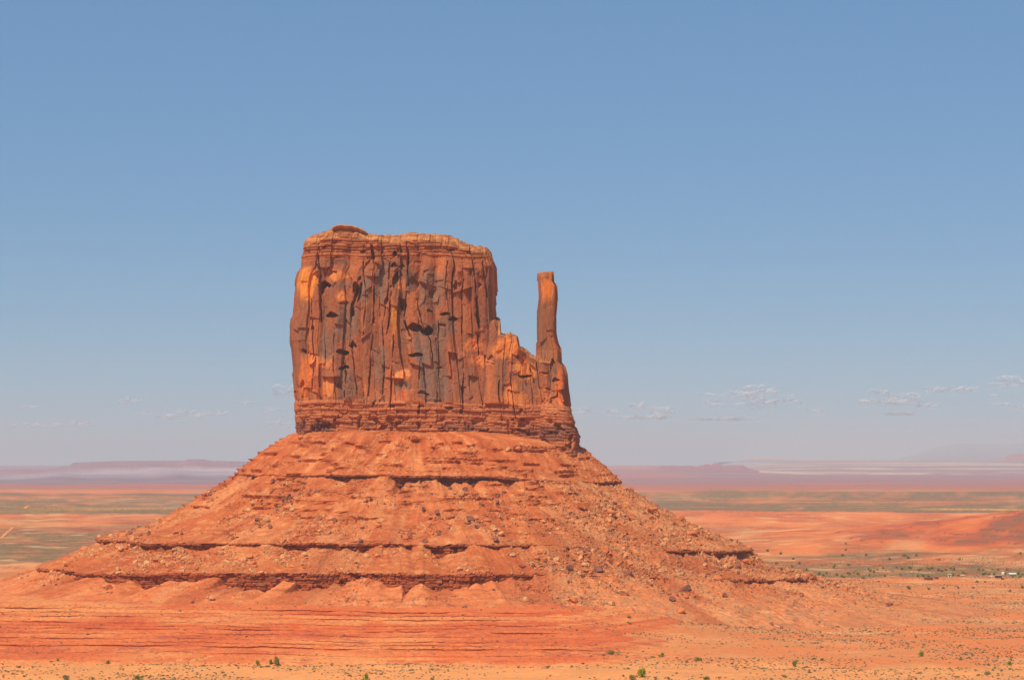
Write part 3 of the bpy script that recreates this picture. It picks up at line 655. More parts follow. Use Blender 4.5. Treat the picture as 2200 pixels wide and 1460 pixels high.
# ------------------------------------------------------------------ surface look-up for scattering
TW = np.stack([TX, TY, TZ], -1)
front_cols = np.where(stt < 0.15)[0]
class Look:
    """height of the highest sheet, binned at 2 m (front area)"""
    def __init__(s):
        s.x0, s.y0, s.c = -520.0, 1150.0, 2.0
        s.g = np.full((620, 560), -1e9)
        s.add(TX, TY, TZ); s.add(XT, TD, TZt)
    def add(s, x, y, z):
        i = ((y - s.y0) / s.c).astype(int); j = ((x - s.x0) / s.c).astype(int)
        ok = (i >= 0) & (i < s.g.shape[0]) & (j >= 0) & (j < s.g.shape[1])
        np.maximum.at(s.g, (i[ok], j[ok]), z[ok])
    def __call__(s, x, y):
        z = ground_z(x, y)
        i = ((y - s.y0) / s.c).astype(int); j = ((x - s.x0) / s.c).astype(int)
        ok = (i >= 0) & (i < s.g.shape[0]) & (j >= 0) & (j < s.g.shape[1])
        zz = np.where(ok, s.g[np.clip(i, 0, s.g.shape[0] - 1), np.clip(j, 0, s.g.shape[1] - 1)], -1e9)
        return np.maximum(z, zz - .3 * (zz > z))
surf = Look()
def hit(px, py):
    """first sheet seen along the photo direction (px, py)"""
    Y = np.arange(1100, 4200, 1.0); X = PX(px, Y); Z = PZ(py, Y)
    s_ = surf(X, Y); k = np.where(s_ >= Z)[0]
    k = k[0] if len(k) else len(Y) - 1
    return X[k], Y[k], s_[k]

# ------------------------------------------------------------------ rocks
def ico(sub):
    import bmesh
    bm_ = bmesh.new(); bmesh.ops.create_icosphere(bm_, subdivisions=sub, radius=1)
    v = np.array([x.co[:] for x in bm_.verts]); f = np.array([[q_.index for q_ in p.verts] for p in bm_.faces]); bm_.free(); return v, f
I2 = ico(3); I1 = ico(1)
def rock_shape(rs, base, planes=9):
    v, f = base; v = v.copy()
    sc = np.array([1, rs.uniform(.6, .95), rs.uniform(.5, .8)])
    for _ in range(planes):
        n = rs.normal(size=3); n /= np.linalg.norm(n); h = rs.uniform(.45, .8)
        d = v @ n; v = v - np.outer(np.clip(d - h, 0, None), n)
    v = v * sc
    return v + rs.normal(size=v.shape) * .012, f
rockm = {'orange': plain_mat('orange boulder', (214, 122, 78), .8, .22), 'pale': plain_mat('pale boulder', (224, 158, 116), .8, .2), 'dark': plain_mat('dark purple boulder', (148, 92, 82), .8, .25)}
rs = np.random.RandomState(11); protos = {}
for cn, m_ in rockm.items():
    protos[cn] = []
    for k in range(4):
        v, f = rock_shape(rs, I2)
        me = bpy.data.meshes.new('boulder'); me.from_pydata(v.tolist(), [], f.tolist()); me.materials.append(m_); protos[cn].append(me)
def boulder(x, y, z, r, cn, label, group=None):
    o = bpy.data.objects.new('boulder', random.choice(protos[cn])); COL.objects.link(o)
    o.location = (x, y, z + .25 * r); s_ = r * 1.12
    o.scale = (s_ * random.uniform(.85, 1.15), s_ * random.uniform(.85, 1.15), s_ * random.uniform(.8, 1.15))
    o.rotation_euler = (random.uniform(-.4, .4), random.uniform(-.4, .4), random.uniform(0, 6.3))
    return tag(o, label, 'boulder', group)
BIG = [(1256, 1084, 34, 'orange', 'largest orange boulder high on the right slope under the top ledge'), (1315, 1098, 24, 'orange', 'blocky orange boulder right of the largest one below the top ledge'),
       (1400, 1093, 24, 'orange', 'tilted slab perched on the right skyline of the slope, upper of two'), (1460, 1109, 20, 'orange', 'rounded slab on the right skyline, just below the tilted slab'),
       (1490, 1143, 20, 'orange', 'flat orange block on the right slope above the right end ledge'), (1524, 1153, 16, 'orange', 'flat block nearest above the right end ledge'),
       (785, 1072, 13, 'pale', 'pale round boulder, left of a pair under the deep notch of the top ledge'), (797, 1072, 13, 'dark', 'dark round boulder, right of a pair under the deep notch of the top ledge'),
       (1009, 1112, 22, 'dark', 'large dark boulder in the middle slope, right of centre'), (1036, 1081, 13, 'dark', 'dark boulder above and right of the large dark one in mid slope'),
       (1066, 1157, 20, 'dark', 'dark boulder resting just above the thin halfway ledge'), (910, 1094, 14, 'dark', 'left one of two dark stones in mid slope under the top ledge'), (940, 1097, 15, 'dark', 'right one of two dark stones in mid slope under the top ledge'),
       (1301, 1177, 22, 'orange', 'long low orange boulder level with the halfway ledge on the right'), (1324, 1208, 20, 'orange', 'upright orange boulder in the right rubble fan'), (1351, 1227, 24, 'dark', 'dark jagged boulder amid the right rubble fan'),
       (1287, 1220, 24, 'dark', 'dark boulder left of the jagged one in the right rubble fan'), (1259, 1223, 18, 'orange', 'orange boulder between two dark ones in the right rubble fan'), (1224, 1216, 28, 'dark', 'broad dark boulder at the left edge of the right rubble fan'),
       (1472, 1258, 30, 'dark', 'broad reddish dark boulder low on the far right fan'), (1444, 1284, 20, 'dark', 'dark boulder below left of the broad one on the right fan'), (1557, 1277, 16, 'dark', 'lone dark boulder at the right foot of the slope'),
       (1462, 1308, 26, 'orange', 'lowest large orange boulder at the foot of the fan'), (1357, 1305, 22, 'orange', 'orange boulder beside the bright bush at the foot of the fan'), (1314, 1294, 17, 'pale', 'pale boulder at the foot of the fan'),
       (1233, 1288, 20, 'orange', 'orange boulder with a dark shadow below the end of the lowest ledge'), (1338, 1271, 24, 'pale', 'pale flat slab in the lower part of the right fan'), (1542, 1238, 20, 'orange', 'orange slab under the right end ledge'),
       (1912, 1293, 20, 'dark', 'isolated dark hollowed boulder at the far right tip of the slope'), (1658, 1338, 13, 'dark', 'dark stone on the sage flat below the right tip'), (1680, 1345, 9, 'dark', 'small dark stone beside another on the sage flat'),
       (1620, 1195, 9, 'pale', 'pale block on the bare orange spur past the right end ledge'), (455, 1283, 16, 'pale', 'pale tall block fallen below the lowest ledge on the left'), (448, 1281, 10, 'pale', 'pale small block leaning by the tall one below the lowest ledge'),
       (860, 1252, 9, 'orange', 'small block on the lowest ledge near its tallest part'), (413, 1292, 10, 'dark', 'small dark stone on the orange fan under the lowest ledge')]
for px, py, s_, cn, lb in BIG:
    x, y, z = hit(px, py + s_ * .3)
    boulder(x, y, z, s_ * y / FPX / 2, cn, lb)
# scattered rubble
slope_rows = np.where((kinds == 'slope') & (np.array(parts) != 'x'))[0]
def rdens(px, py, z_):
    def bl(x, y, rx, ry): return np.exp(-(((px - x) / rx) ** 2 + ((py - y) / ry) ** 2))
    d = np.zeros(px.shape) + .05
    d += np.where(z_ == 0, .03, 0) + np.where(z_ == 1, .25, 0) + np.where(z_ == 2, .9, 0) + np.where(z_ == 3, .12, 0)
    d += 1.6 * bl(590, 1130, 60, 40) + 1.0 * bl(620, 1070, 60, 25) + 1.0 * bl(1040, 1120, 60, 45) + .8 * bl(880, 1140, 90, 25) + .9 * bl(1180, 1100, 90, 40)
    d += 1.8 * bl(1280, 1200, 170, 70) + 1.5 * bl(1450, 1270, 150, 50) + 1.2 * bl(1420, 1130, 110, 35) + 1.0 * bl(1600, 1230, 60, 25) + 1.0 * bl(1800, 1280, 90, 25)
    d += 1.5 * bl(450, 1200, 110, 30) + 1.2 * bl(560, 1205, 80, 25) + 1.0 * bl(160, 1260, 60, 25) + .8 * bl(300, 1190, 60, 25)
    return d
rr, cc_ = np.meshgrid(slope_rows[8:], front_cols, indexing='ij'); rr = rr.ravel(); cc_ = cc_.ravel()
PPx = 1100 + FPX * TX[rr, cc_] / TY[rr, cc_]; PPy = 1000 + FPX * (H - TZ[rr, cc_]) / TY[rr, cc_]
cl_n = np.clip(.2 + 1.7 * fbm(PPx / 38, PPy / 22, 3, 501), 0, 1.6)
W = rdens(PPx, PPy, zn[rr, cc_]) * cl_n; W = np.where(TZ[rr, cc_] > ground_z(TX[rr, cc_], TY[rr, cc_]) + .2, W, 0); W /= W.sum()
N = 20000
pick = RNG.choice(len(W), N, p=W); sz = 0.42 + 0.36 * (RNG.pareto(2.1, N)); sz = np.clip(sz * .85,   .3, 2.7)
rt = sm(1150, 1300, PPx[pick]); sz = sz * (1 - .12 * rt)
zp = zn[rr[pick], cc_[pick]]
order_ = np.argsort(-sz)
zl = {0: ('rubble stone on the banded upper slope', 'stones on the upper slope'), 1: ('rubble boulder lying on the middle slope between the two upper ledges', 'boulders on the middle slope'),
      2: ('rubble boulder in the pale debris between the two lower ledges', 'boulders between the lower ledges'), 3: ('boulder scattered on the soft fans below the lowest ledge', 'boulders on the lower fans')}
def rcol(i):
    a = RNG.rand(); z_ = zp[i]; x_ = PPx[pick[i]]
    if z_ == 2 and x_ < 1100: return 'pale' if a < .6 else 'orange'
    if z_ == 1 and x_ < 1120: return 'dark' if a < .4 else ('orange' if a < .8 else 'pale')
    return 'orange' if a < .6 else ('dark' if a < .75 else 'pale')
nbig = 300 - len(BIG)
for i in order_[:nbig]:
    r_, c_ = rr[pick[i]], cc_[pick[i]]
    lb, gp = zl[int(zp[i])]; cn = rcol(i)
    boulder(TX[r_, c_], TY[r_, c_], TZ[r_, c_] - .1, sz[i] * .95, cn, {'orange': 'orange ', 'pale': 'pale ', 'dark': 'dark '}[cn] + lb, cn + ' ' + gp)
V, F, CV = [], [], []; base_n = 0
smalls = [rock_shape(rs, I1, 5) for _ in range(12)]
rc = {'orange': C(216, 122, 78), 'pale': C(228, 164, 122), 'dark': C(150, 94, 84)}
for i in order_[nbig:]:
    r_, c_ = rr[pick[i]], cc_[pick[i]]; v, f = smalls[RNG.randint(12)]
    a = RNG.rand() * 6.28; R_ = np.array([[math.cos(a), -math.sin(a), 0], [math.sin(a), math.cos(a), 0], [0, 0, 1]])
    V.append(v @ R_.T * sz[i] * np.array([1, 1, RNG.uniform(.8, 1.3)]) + [TX[r_, c_], TY[r_, c_], TZ[r_, c_] + .15 * sz[i]]); F.append(f + base_n); base_n += len(v)
    CV.append(np.tile(rc[rcol(i)] * RNG.uniform(.8, 1.15), (len(v), 1)))
o = mk('rubble', np.concatenate(V), np.concatenate(F), M_talus, None, np.concatenate(CV))
tag(o, 'small angular stones littering the slopes of the butte', kind='stuff')

# ------------------------------------------------------------------ plants
leafm = {'bright': plain_mat('bright green leaves', (128, 142, 40), 2, .3, c2=(150, 158, 52)), 'green': plain_mat('green leaves', (104, 116, 52), 2, .3, c2=(128, 134, 66)),
         'dark': plain_mat('dark juniper leaves', (82, 92, 50), 2, .3, c2=(104, 112, 60)), 'grey': plain_mat('grey green leaves', (138, 134, 96), 2, .25), 'sage': plain_mat('sage leaves', (122, 118, 98), 2, .25), 'straw': plain_mat('straw grass', (205, 168, 96), 2, .2)}
barkm = plain_mat('grey bark', (120, 92, 72), 3, .3)
def crown_mesh(rs, n, leaf, flat=.8, mat=None, lumps=6):
    cen = rs.normal(size=(lumps, 3)) * [.42, .42, .26]; cen[:, 2] = np.abs(cen[:, 2]) + .35 * flat
    rad = rs.uniform(.35, .6, lumps)
    k = rs.randint(lumps, size=n); d = rs.normal(size=(n, 3)); d /= np.linalg.norm(d, axis=1)[:, None]
    p = cen[k] + d * (rad[k] * rs.uniform(.55, 1.05, n))[:, None]; p[:, 2] = np.maximum(p[:, 2] * flat, .03)
    a = rs.normal(size=(n, 3)); a /= np.linalg.norm(a, axis=1)[:, None]; b = np.cross(a, d); b /= np.linalg.norm(b, axis=1)[:, None] + 1e-6
    l_ = leaf * rs.uniform(.6, 1.3, n)[:, None]
    v = np.stack([p - a * l_, p - b * l_ * .6, p + a * l_, p + b * l_ * .6], 1).reshape(-1, 3)
    f = np.arange(4 * n).reshape(n, 4)
    me = bpy.data.meshes.new('crown'); me.from_pydata(v.tolist(), [], f.tolist()); me.materials.append(mat); return me
def stem_mesh(rs):
    V, F = [], []
    for s_ in range(4):
        a = rs.rand() * 6.28; top = np.array([math.cos(a) * .35, math.sin(a) * .35, rs.uniform(.5, .8)]) if s_ else np.array([.03, 0, .8])
        pts = [np.array([0, 0, -.15]), np.array([0, 0, .12]) + top * .12, top]
        for j, (p, r) in enumerate(zip(pts, (.07, .05, .02))):
            for q_ in range(5):
                t = q_ / 5 * 6.283; V.append(p + [r * math.cos(t), r * math.sin(t), 0])
        b_ = s_ * 15
        for j in range(2):
            for q_ in range(5): F.append([b_ + j * 5 + q_, b_ + j * 5 + (q_ + 1) % 5, b_ + (j + 1) * 5 + (q_ + 1) % 5, b_ + (j + 1) * 5 + q_])
    me = bpy.data.meshes.new('trunk'); me.from_pydata([tuple(v) for v in V], [], F); me.materials.append(barkm); return me
rsp = np.random.RandomState(5)
crowns = {k: [crown_mesh(rsp, 520 if k in ('bright', 'green', 'grey', 'dark') else 90, .085 if k not in ('sage', 'straw') else .22, .85 if k != 'straw' else .6, m_) for _ in range(3)] for k, m_ in leafm.items()}
stems = [stem_mesh(rsp) for _ in range(3)]
def plant(name, x, y, z, wdt, hgt, kind, label, cat, group=None, parts_=True):
    if parts_:
        e = empty(name, (x, y, z - .1), label, cat, group, random.uniform(0, 6.28))
        for nm, me in (('trunk', random.choice(stems)), ('crown', random.choice(crowns[kind]))):
            c = bpy.data.objects.new(nm, me); COL.objects.link(c); c.parent = e
            c.scale = (wdt / 2, wdt / 2, hgt)
    else:
        e = bpy.data.objects.new(name, random.choice(crowns[kind])); COL.objects.link(e)
        e.location = (x, y, z - .05); e.scale = (wdt / 2, wdt / 2, hgt); e.rotation_euler = (0, 0, random.uniform(0, 6.28))
        tag(e, label, cat, group)
    return e
BUSH = [(1380, 1455, 28, 20, 'bright', 'round bright green bush, the largest at the bottom edge right of centre'), (1358, 1459, 18, 12, 'green', 'small green bush touching the left side of the round bright bush'),
        (785, 1459, 13, 15, 'bright', 'small upright bright green bush at the bottom edge left of centre'), (553, 1427, 14, 10, 'bright', 'small green bush standing alone left of the grey green tree'),
        (580, 1427, 14, 11, 'bright', 'small green bush hugging the left side of the grey green tree'), (596, 1428, 21, 20, 'grey', 'grey green tree with a visible trunk on the sand edge'),
        (296, 1459, 24, 10, 'green', 'wide flat green bush on the bottom left sand'), (197, 1459, 9, 8, 'green', 'tiny upright green bush on the bottom left sand'), (142, 1459, 20, 12, 'grey', 'grey green bush pair at the lower left corner area'),
        (125, 1419, 10, 8, 'bright', 'tiny bright bush on the red slope at the far left'), (233, 1425, 11, 8, 'green', 'small dull green bush between the far left bushes'),
        (1316, 1405, 22, 11, 'green', 'wide green bush on the last thin ledge'), (1423, 1411, 18, 9, 'bright', 'low green bush right of the wide one on the ledge line'), (1404, 1412, 14, 5, 'bright', 'flat green patch just left of a low green bush'),
        (1500, 1418, 18, 9, 'green', 'low green bush where the sand begins, right of centre'), (1707, 1431, 12, 16, 'green', 'tall narrow green bush on the right sand'), (1981, 1409, 18, 11, 'bright', 'bright green bush on the right sand, second from the right edge'),
        (2167, 1428, 14, 11, 'bright', 'bright green bush nearest the right edge'), (1968, 1369, 8, 8, 'bright', 'tiny bright bush on the red flat above another'), (1350, 1327, 16, 5, 'bright', 'small bright bush at the foot of the rubble fan'),
        (1350, 1338, 6, 4, 'green', 'tiny green tuft just below the bush at the foot of the fan'), (529, 1369, 8, 5, 'dark', 'dark tuft on a terrace, right of another tuft'), (452, 1370, 6, 4, 'dark', 'dark tuft on a terrace, left of another tuft'),
        (740, 1366, 6, 4, 'bright', 'tiny green tuft in the middle of the terraces'), (1688, 1455, 10, 7, 'grey', 'dull bush at the bottom edge beneath the tall narrow bush'), (1515, 1460, 22, 8, 'green', 'wide olive bush cut by the bottom edge'),
        (2120, 1448, 22, 8, 'grey', 'olive grey bush at the lower right'), (1765, 1418, 9, 7, 'dark', 'small dark bush right of the tall narrow one'), (1760, 1337, 5, 4, 'green', 'tiny green bush under the right tip of the slope')]
for px, py, w_, h_, kd, lb in BUSH:
    x, y, z = hit(px, min(py, 1459)); k = y / FPX
    plant('tree' if 'tree' in lb and 'left of' not in lb and 'hugging' not in lb else 'bush', x, y, z, w_ * k * 1.05, h_ * k * 1.1, kd, lb, 'tree' if 'tree with' in lb else 'bush')
T4 = [(310, 235), (505, 235), (85, 295), (380, 275), (855, 300), (1200, 293), (2150, 205), (190, 420), (270, 450), (400, 430), (580, 445), (540, 465), (680, 435), (715, 445), (760, 435), (860, 470), (900, 478), (975, 455), (1040, 435), (1100, 455), (1485, 455), (1550, 465), (1695, 450), (1795, 453), (1935, 455), (1240, 530), (1165, 548), (1090, 540), (1600, 520), (1650, 525), (1725, 530), (2000, 520), (2040, 570), (2140, 570), (2110, 525), (2180, 530), (250, 530), (10, 555), (530, 560), (620, 555), (700, 560), (365, 730), (395, 755), (700, 760), (925, 745), (1170, 740), (1400, 740), (1590, 645), (1460, 650), (1975, 795), (1900, 520), (1570, 530), (2170, 740), (1865, 600)]
T7 = [(350, 155), (575, 205), (1590, 45), (1600, 145), (765, 283), (1540, 232), (1915, 230), (750, 418), (585, 445), (1400, 420), (1420, 395), (1640, 378), (1170, 530), (1240, 545), (1285, 515), (1460, 540), (1520, 560), (1560, 572), (1625, 510), (1660, 525), (1720, 505), (1785, 525), (1875, 590), (1945, 450), (1980, 480), (2095, 455), (2035, 490), (1970, 535), (2180, 430), (2105, 640), (980, 460), (920, 440), (865, 360), (495, 355)]
pts_ = [(x / 7.333 + 1900, y / 7.333 + 1160) for x, y in T4] + [(x / 7.333 + 1600, y / 7.333 + 1160) for x, y in T7]
big_ = {(400, 430): 1.5, (1240, 530): 1.3, (250, 530): 1.25, (365, 730): 1.2}
for n_, (px, py) in enumerate(pts_):
    x, y, z = hit(px, py + 2.5); k = y / FPX
    s_ = random.uniform(.75, 1.15) * (1.5 if n_ == 9 else 1.3 if n_ == 25 else 1)
    band = ('dark green juniper on the flat right of the butte, up the valley from the sheds', 'junipers above the settlement') if py < 1222 else \
           ('dark green juniper in the band of trees beside the settlement', 'junipers around the settlement') if py < 1243 else ('dark green juniper on the open red flat nearer than the settlement', 'junipers on the red flat')
    kd = random.choice(['dark', 'green', 'green'])
    plant('juniper', x, y, z, 8.2 * k * s_, 6.4 * k * s_, kd, band[0] if kd == 'dark' else band[0].replace('dark green', 'mid green'), 'juniper', band[1] + (' dark' if kd == 'dark' else ' mid green'))
# individual sage in the foreground, then the uncountable rest
sx = RNG.uniform(-300, 300, 130000); sy = np.sqrt(RNG.uniform(1105 ** 2, 2650 ** 2, 130000)); sx = sx * sy / 1180
sp = 1000 + FPX * (H) / sy; spx = 1100 + FPX * sx / sy
dens = np.clip(.55 + 1.2 * fbm(sx / 55, sy / 40, 4, 601), .03, 1)
rgt = sm(-10, 60, sx)
dd = dens * np.where(sy < 1225, .8, np.where(sx < 20, .22 * (sy < 1500), .75))
dd = dd * np.where(sy > 1650, np.where(sx > 0, .55, 0.0), 1)
keep = RNG.rand(len(sx)) < dd; sx, sy = sx[keep], sy[keep]; szs = surf(sx, sy)
inb = (np.hypot(sx - CX, sy - D) < 150) ; sx, sy, szs = sx[~inb], sy[~inb], szs[~inb]
pyp = 1000 + FPX * (H - szs) / sy
onlist = (szs < 75); sx, sy, szs, pyp = sx[onlist], sy[onlist], szs[onlist], pyp[onlist]
print('scrub', len(sx)); ssz = RNG.uniform(.35, .8, len(sx)) * np.where(RNG.rand(len(sx)) > .9, 1.5, 1)
show = ssz / sy * ((pyp < 1461) & (np.abs(sx / sy) < .2245)); oi = np.argsort(-show)
for i in oi[:240]:
    kd = 'straw' if RNG.rand() < .3 else 'sage'
    plant('sagebrush' if kd == 'sage' else 'grass_tuft', sx[i], sy[i], szs[i], ssz[i] * 2.0, ssz[i] * .95, kd, 'low grey green sagebrush clump on the foreground sand' if kd == 'sage' else 'straw coloured grass tuft on the foreground sand',
          'sagebrush' if kd == 'sage' else 'grass tuft', 'sagebrush clumps on the foreground sand' if kd == 'sage' else 'grass tufts on the foreground sand', False)
V, CV = [], []
rest = oi[240:]; nl = 12
n = len(rest); P0 = np.stack([sx[rest], sy[rest], szs[rest]], -1); S0 = ssz[rest]
d = RNG.normal(size=(n, nl, 3)); d /= np.linalg.norm(d, axis=2)[..., None]; d[..., 2] = np.abs(d[..., 2])
p = P0[:, None] + d * [1, 1, .75] * (S0[:, None, None] * .75)
a = RNG.normal(size=(n, nl, 3)); a /= np.linalg.norm(a, axis=2)[..., None]; b = np.cross(a, d); b /= np.linalg.norm(b, axis=2)[..., None] + 1e-6
l_ = (S0 * .42)[:, None, None]
v = np.stack([p - a * l_, p - b * l_ * .7, p + a * l_, p + b * l_ * .7], 2).reshape(-1, 3)
pc_ = np.array([C(128, 120, 104), C(138, 126, 88), C(112, 110, 106), C(172, 144, 96)])[RNG.choice(4, n, p=[.4, .25, .25, .1])] * RNG.uniform(.8, 1.15, (n, 1))
cv = np.repeat(pc_, nl * 4, axis=0)
o = mk('desert_scrub', v, np.arange(len(v)).reshape(-1, 4), M_ground, None, cv)
tag(o, 'countless low grey sage and grass tufts dotting the red flats', kind='stuff')

# ------------------------------------------------------------------ dirt tracks
def track(pts, wd, label):
    V, F, c_ = [], [], []
    fine = []
    for (a, b) in zip(pts[:-1], pts[1:]):
        for k in range(12): fine.append((a[0] + (b[0] - a[0]) * k / 12, a[1] + (b[1] - a[1]) * k / 12))
    P_ = []
    for px, py in fine:
        x, y, z = PX(px, H * FPX / (py - 1000)), H * FPX / (py - 1000), 0; P_.append((x, y))
    P_ = np.array(P_); T_ = np.gradient(P_, axis=0); T_ /= np.linalg.norm(T_, axis=1)[:, None]; N_ = np.stack([-T_[:, 1], T_[:, 0]], -1)
    for s_ in (-1, -.3, .3, 1):
        q_ = P_ + N_ * wd * s_ * (1 + .2 * np.sin(np.arange(len(P_)))[:, None]); V.append(np.column_stack([q_, ground_z(q_[:, 0], q_[:, 1]) + .35]))
    V = np.stack(V, 0)
    o = grid('dirt_road', V, M_ground, None, np.zeros(V.shape) + C(228, 146, 96)); return tag(o, label, kind='structure')
track([(-30, 1168), (0, 1156), (14, 1144), (32, 1131), (50, 1125), (78, 1121)], 2.8, 'pale orange dirt track curving across the sage flat at the far left')
track([(52, 1098), (60, 1094), (64, 1088), (78, 1084)], 4.5, 'short pale track farther out on the green plain at the left')

# ------------------------------------------------------------------ far mesas and mountains
def far_mesa(name, label, prof, Y0, Y1, base_py, cat='mesa', ribs=1.0, ca=(188, 164, 168), cb=(160, 128, 146), n=420, nr=60, cliff=.55, kind=None, capc=None):
    """prof: (px, py) crest line seen at distance Y1; front foot at Y0"""
    px = np.linspace(prof[0][0], prof[-1][0], n); cz = H - (tab(px, prof) - 1000) * Y1 / FPX
    zb_ = H - (base_py - 1000) * Y0 / FPX - 12
    X1 = PX(px, Y1); rows = []; cl = []
    for k in range(nr):
        t = k / (nr - 1)
        if t < .86:
            s_ = t / .86; wobble = ribs * 260 * fbm(X1 / 900 + s_ * 1.4, X1 * 0 + s_ * .8, 3, 701) * math.sin(math.pi * s_)
            y = Y0 + (Y1 - Y0) * s_ + wobble
            h_ = cliff * s_ ** 1.1 + (1 - cliff) * sm(.90, .985, s_)
        else:
            s_ = (t - .86) / .14; y = Y1 + (Y1 - Y0) * .5 * s_ + X1 * 0; h_ = 1 - s_ ** 3
        z = zb_ + (cz - zb_) * h_ + ribs * 16 * fbm(X1 / 300 + 3.0 * h_, X1 * 0 + h_ * .8, 3, 703) * s_ * (0 < t < .8)
        rows.append(np.stack([X1, y, z], -1))
        f_ = fbm(X1 / 1500 + 2.6 * s_, X1 * 0 + 7 * h_, 4, 705)
        lay = np.sin(38 * h_ + 9 * fbm(X1 / 3500, X1 * 0 + h_, 2, 706))
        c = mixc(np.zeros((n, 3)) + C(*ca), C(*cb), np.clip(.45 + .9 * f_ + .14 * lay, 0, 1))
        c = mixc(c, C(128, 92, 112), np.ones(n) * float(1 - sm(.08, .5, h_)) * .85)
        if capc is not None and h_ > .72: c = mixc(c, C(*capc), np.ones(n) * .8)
        cl.append(c)
    o = grid(name, np.stack(rows), M_far, None, np.stack(cl), smooth=True)
    return tag(o, label, None if kind else cat, kind=kind)
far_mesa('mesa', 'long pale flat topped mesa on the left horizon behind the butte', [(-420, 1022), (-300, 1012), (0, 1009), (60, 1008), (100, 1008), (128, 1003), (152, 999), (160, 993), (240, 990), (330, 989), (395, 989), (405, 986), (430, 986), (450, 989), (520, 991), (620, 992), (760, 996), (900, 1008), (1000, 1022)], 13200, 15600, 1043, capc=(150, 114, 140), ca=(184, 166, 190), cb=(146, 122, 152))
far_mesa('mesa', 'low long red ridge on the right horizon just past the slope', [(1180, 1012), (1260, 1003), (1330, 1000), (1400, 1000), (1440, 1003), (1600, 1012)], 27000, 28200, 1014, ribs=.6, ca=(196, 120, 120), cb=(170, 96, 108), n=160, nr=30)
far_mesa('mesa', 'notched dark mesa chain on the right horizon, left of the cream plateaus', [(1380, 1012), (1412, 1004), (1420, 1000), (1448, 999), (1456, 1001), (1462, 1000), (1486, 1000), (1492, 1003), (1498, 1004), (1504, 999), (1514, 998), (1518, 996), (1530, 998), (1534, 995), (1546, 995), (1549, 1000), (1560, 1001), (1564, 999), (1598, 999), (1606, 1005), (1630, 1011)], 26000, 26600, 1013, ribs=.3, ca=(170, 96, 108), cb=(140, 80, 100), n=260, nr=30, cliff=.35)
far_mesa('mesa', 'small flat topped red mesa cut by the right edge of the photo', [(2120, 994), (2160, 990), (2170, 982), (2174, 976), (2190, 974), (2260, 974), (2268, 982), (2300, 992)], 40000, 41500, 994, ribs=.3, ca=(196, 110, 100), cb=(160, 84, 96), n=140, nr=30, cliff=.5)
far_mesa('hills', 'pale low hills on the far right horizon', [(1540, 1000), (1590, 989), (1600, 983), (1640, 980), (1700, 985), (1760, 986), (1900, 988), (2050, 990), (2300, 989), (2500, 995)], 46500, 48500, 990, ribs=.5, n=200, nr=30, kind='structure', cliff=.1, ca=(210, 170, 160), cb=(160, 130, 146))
far_mesa('mountains', 'faint blue mountain rising beyond the right horizon', [(1840, 1000), (1940, 985), (2000, 966), (2040, 955), (2068, 951), (2100, 953), (2170, 954), (2250, 950), (2350, 962), (2500, 980)], 52500, 56000, 988, ribs=.5, n=160, nr=30, kind='structure', cliff=.1, ca=(136, 156, 176), cb=(126, 148, 170))  # distance haze put into the pale blue colours

# ------------------------------------------------------------------ settlement on the right flat
def box(x0, x1, y0, y1, z0, z1):
    v = [(x0, y0, z0), (x1, y0, z0), (x1, y1, z0), (x0, y1, z0), (x0, y0, z1), (x1, y0, z1), (x1, y1, z1), (x0, y1, z1)]
    return v, [[0, 3, 2, 1], [4, 5, 6, 7], [0, 1, 5, 4], [1, 2, 6, 5], [2, 3, 7, 6], [3, 0, 4, 7]]
def multi(name, boxes, mat, parent, extra=None):
    V, F = [], []
    for b in boxes:
        v, f = b; k = len(V); V += v; F += [[i + k for i in q_] for q_ in f]
    return mk(name, np.array(V), F, mat, parent)
mw = {k: plain_mat(k + ' paint', c, .4, .05, .6) for k, c in {'white': (235, 235, 235), 'brown': (140, 96, 76), 'grey': (150, 150, 156), 'darkbrown': (88, 62, 52), 'blackglass': (40, 46, 54), 'rubber': (34, 32, 32), 'red': (176, 92, 70)}.items()}
def gable(L_, W_, h, rh):
    return ([(-L_ / 2, -W_ / 2, h), (L_ / 2, -W_ / 2, h), (L_ / 2, W_ / 2, h), (-L_ / 2, W_ / 2, h), (-L_ / 2, 0, h + rh), (L_ / 2, 0, h + rh)],
            [[0, 1, 5, 4], [2, 3, 4, 5], [0, 4, 3], [1, 2, 5], [0, 3, 2, 1]])
def house(px, py, L_, W_, h, wall, roof, label, cat='shed', name='shed', rh=1.0, flat=False):
    x, y, z = hit(px, py); e = empty(name, (x, y, z - .1), label, cat, None, random.uniform(-.15, .15))
    multi('wall', [box(-L_ / 2, L_ / 2, -W_ / 2, W_ / 2, 0, h)], mw[wall], e)
    if flat: multi('roof', [box(-L_ / 2 - .2, L_ / 2 + .2, -W_ / 2 - .2, W_ / 2 + .2, h, h + .25)], mw[roof], e)
    else: mk('roof', np.array(gable(L_ + .5, W_ + .5, h, rh)[0]), gable(L_ + .5, W_ + .5, h, rh)[1], mw[roof], e)
    multi('door', [box(-.5, .5, -W_ / 2 - .06, -W_ / 2 - .003, 0.05, 2.0)], mw['darkbrown'], e)
    for s_ in (-1, 1): multi('window', [box(s_ * L_ * .3 - .5, s_ * L_ * .3 + .5, -W_ / 2 - .05, -W_ / 2 - .003, 1.1, min(h - .2, 1.9))], mw['blackglass'], e)
house(1995, 1245, 8.0, 4, 2.3, 'brown', 'brown', 'long low brown shed at the left end of the settlement', flat=True)
house(2145, 1241, 6.2, 4, 2.6, 'darkbrown', 'grey', 'dark brown shed next to the white tank', rh=.7)
house(2040, 1238, 3.2, 3, 2.6, 'white', 'white', 'small white cabin near the middle of the settlement', 'cabin', 'cabin', flat=True)
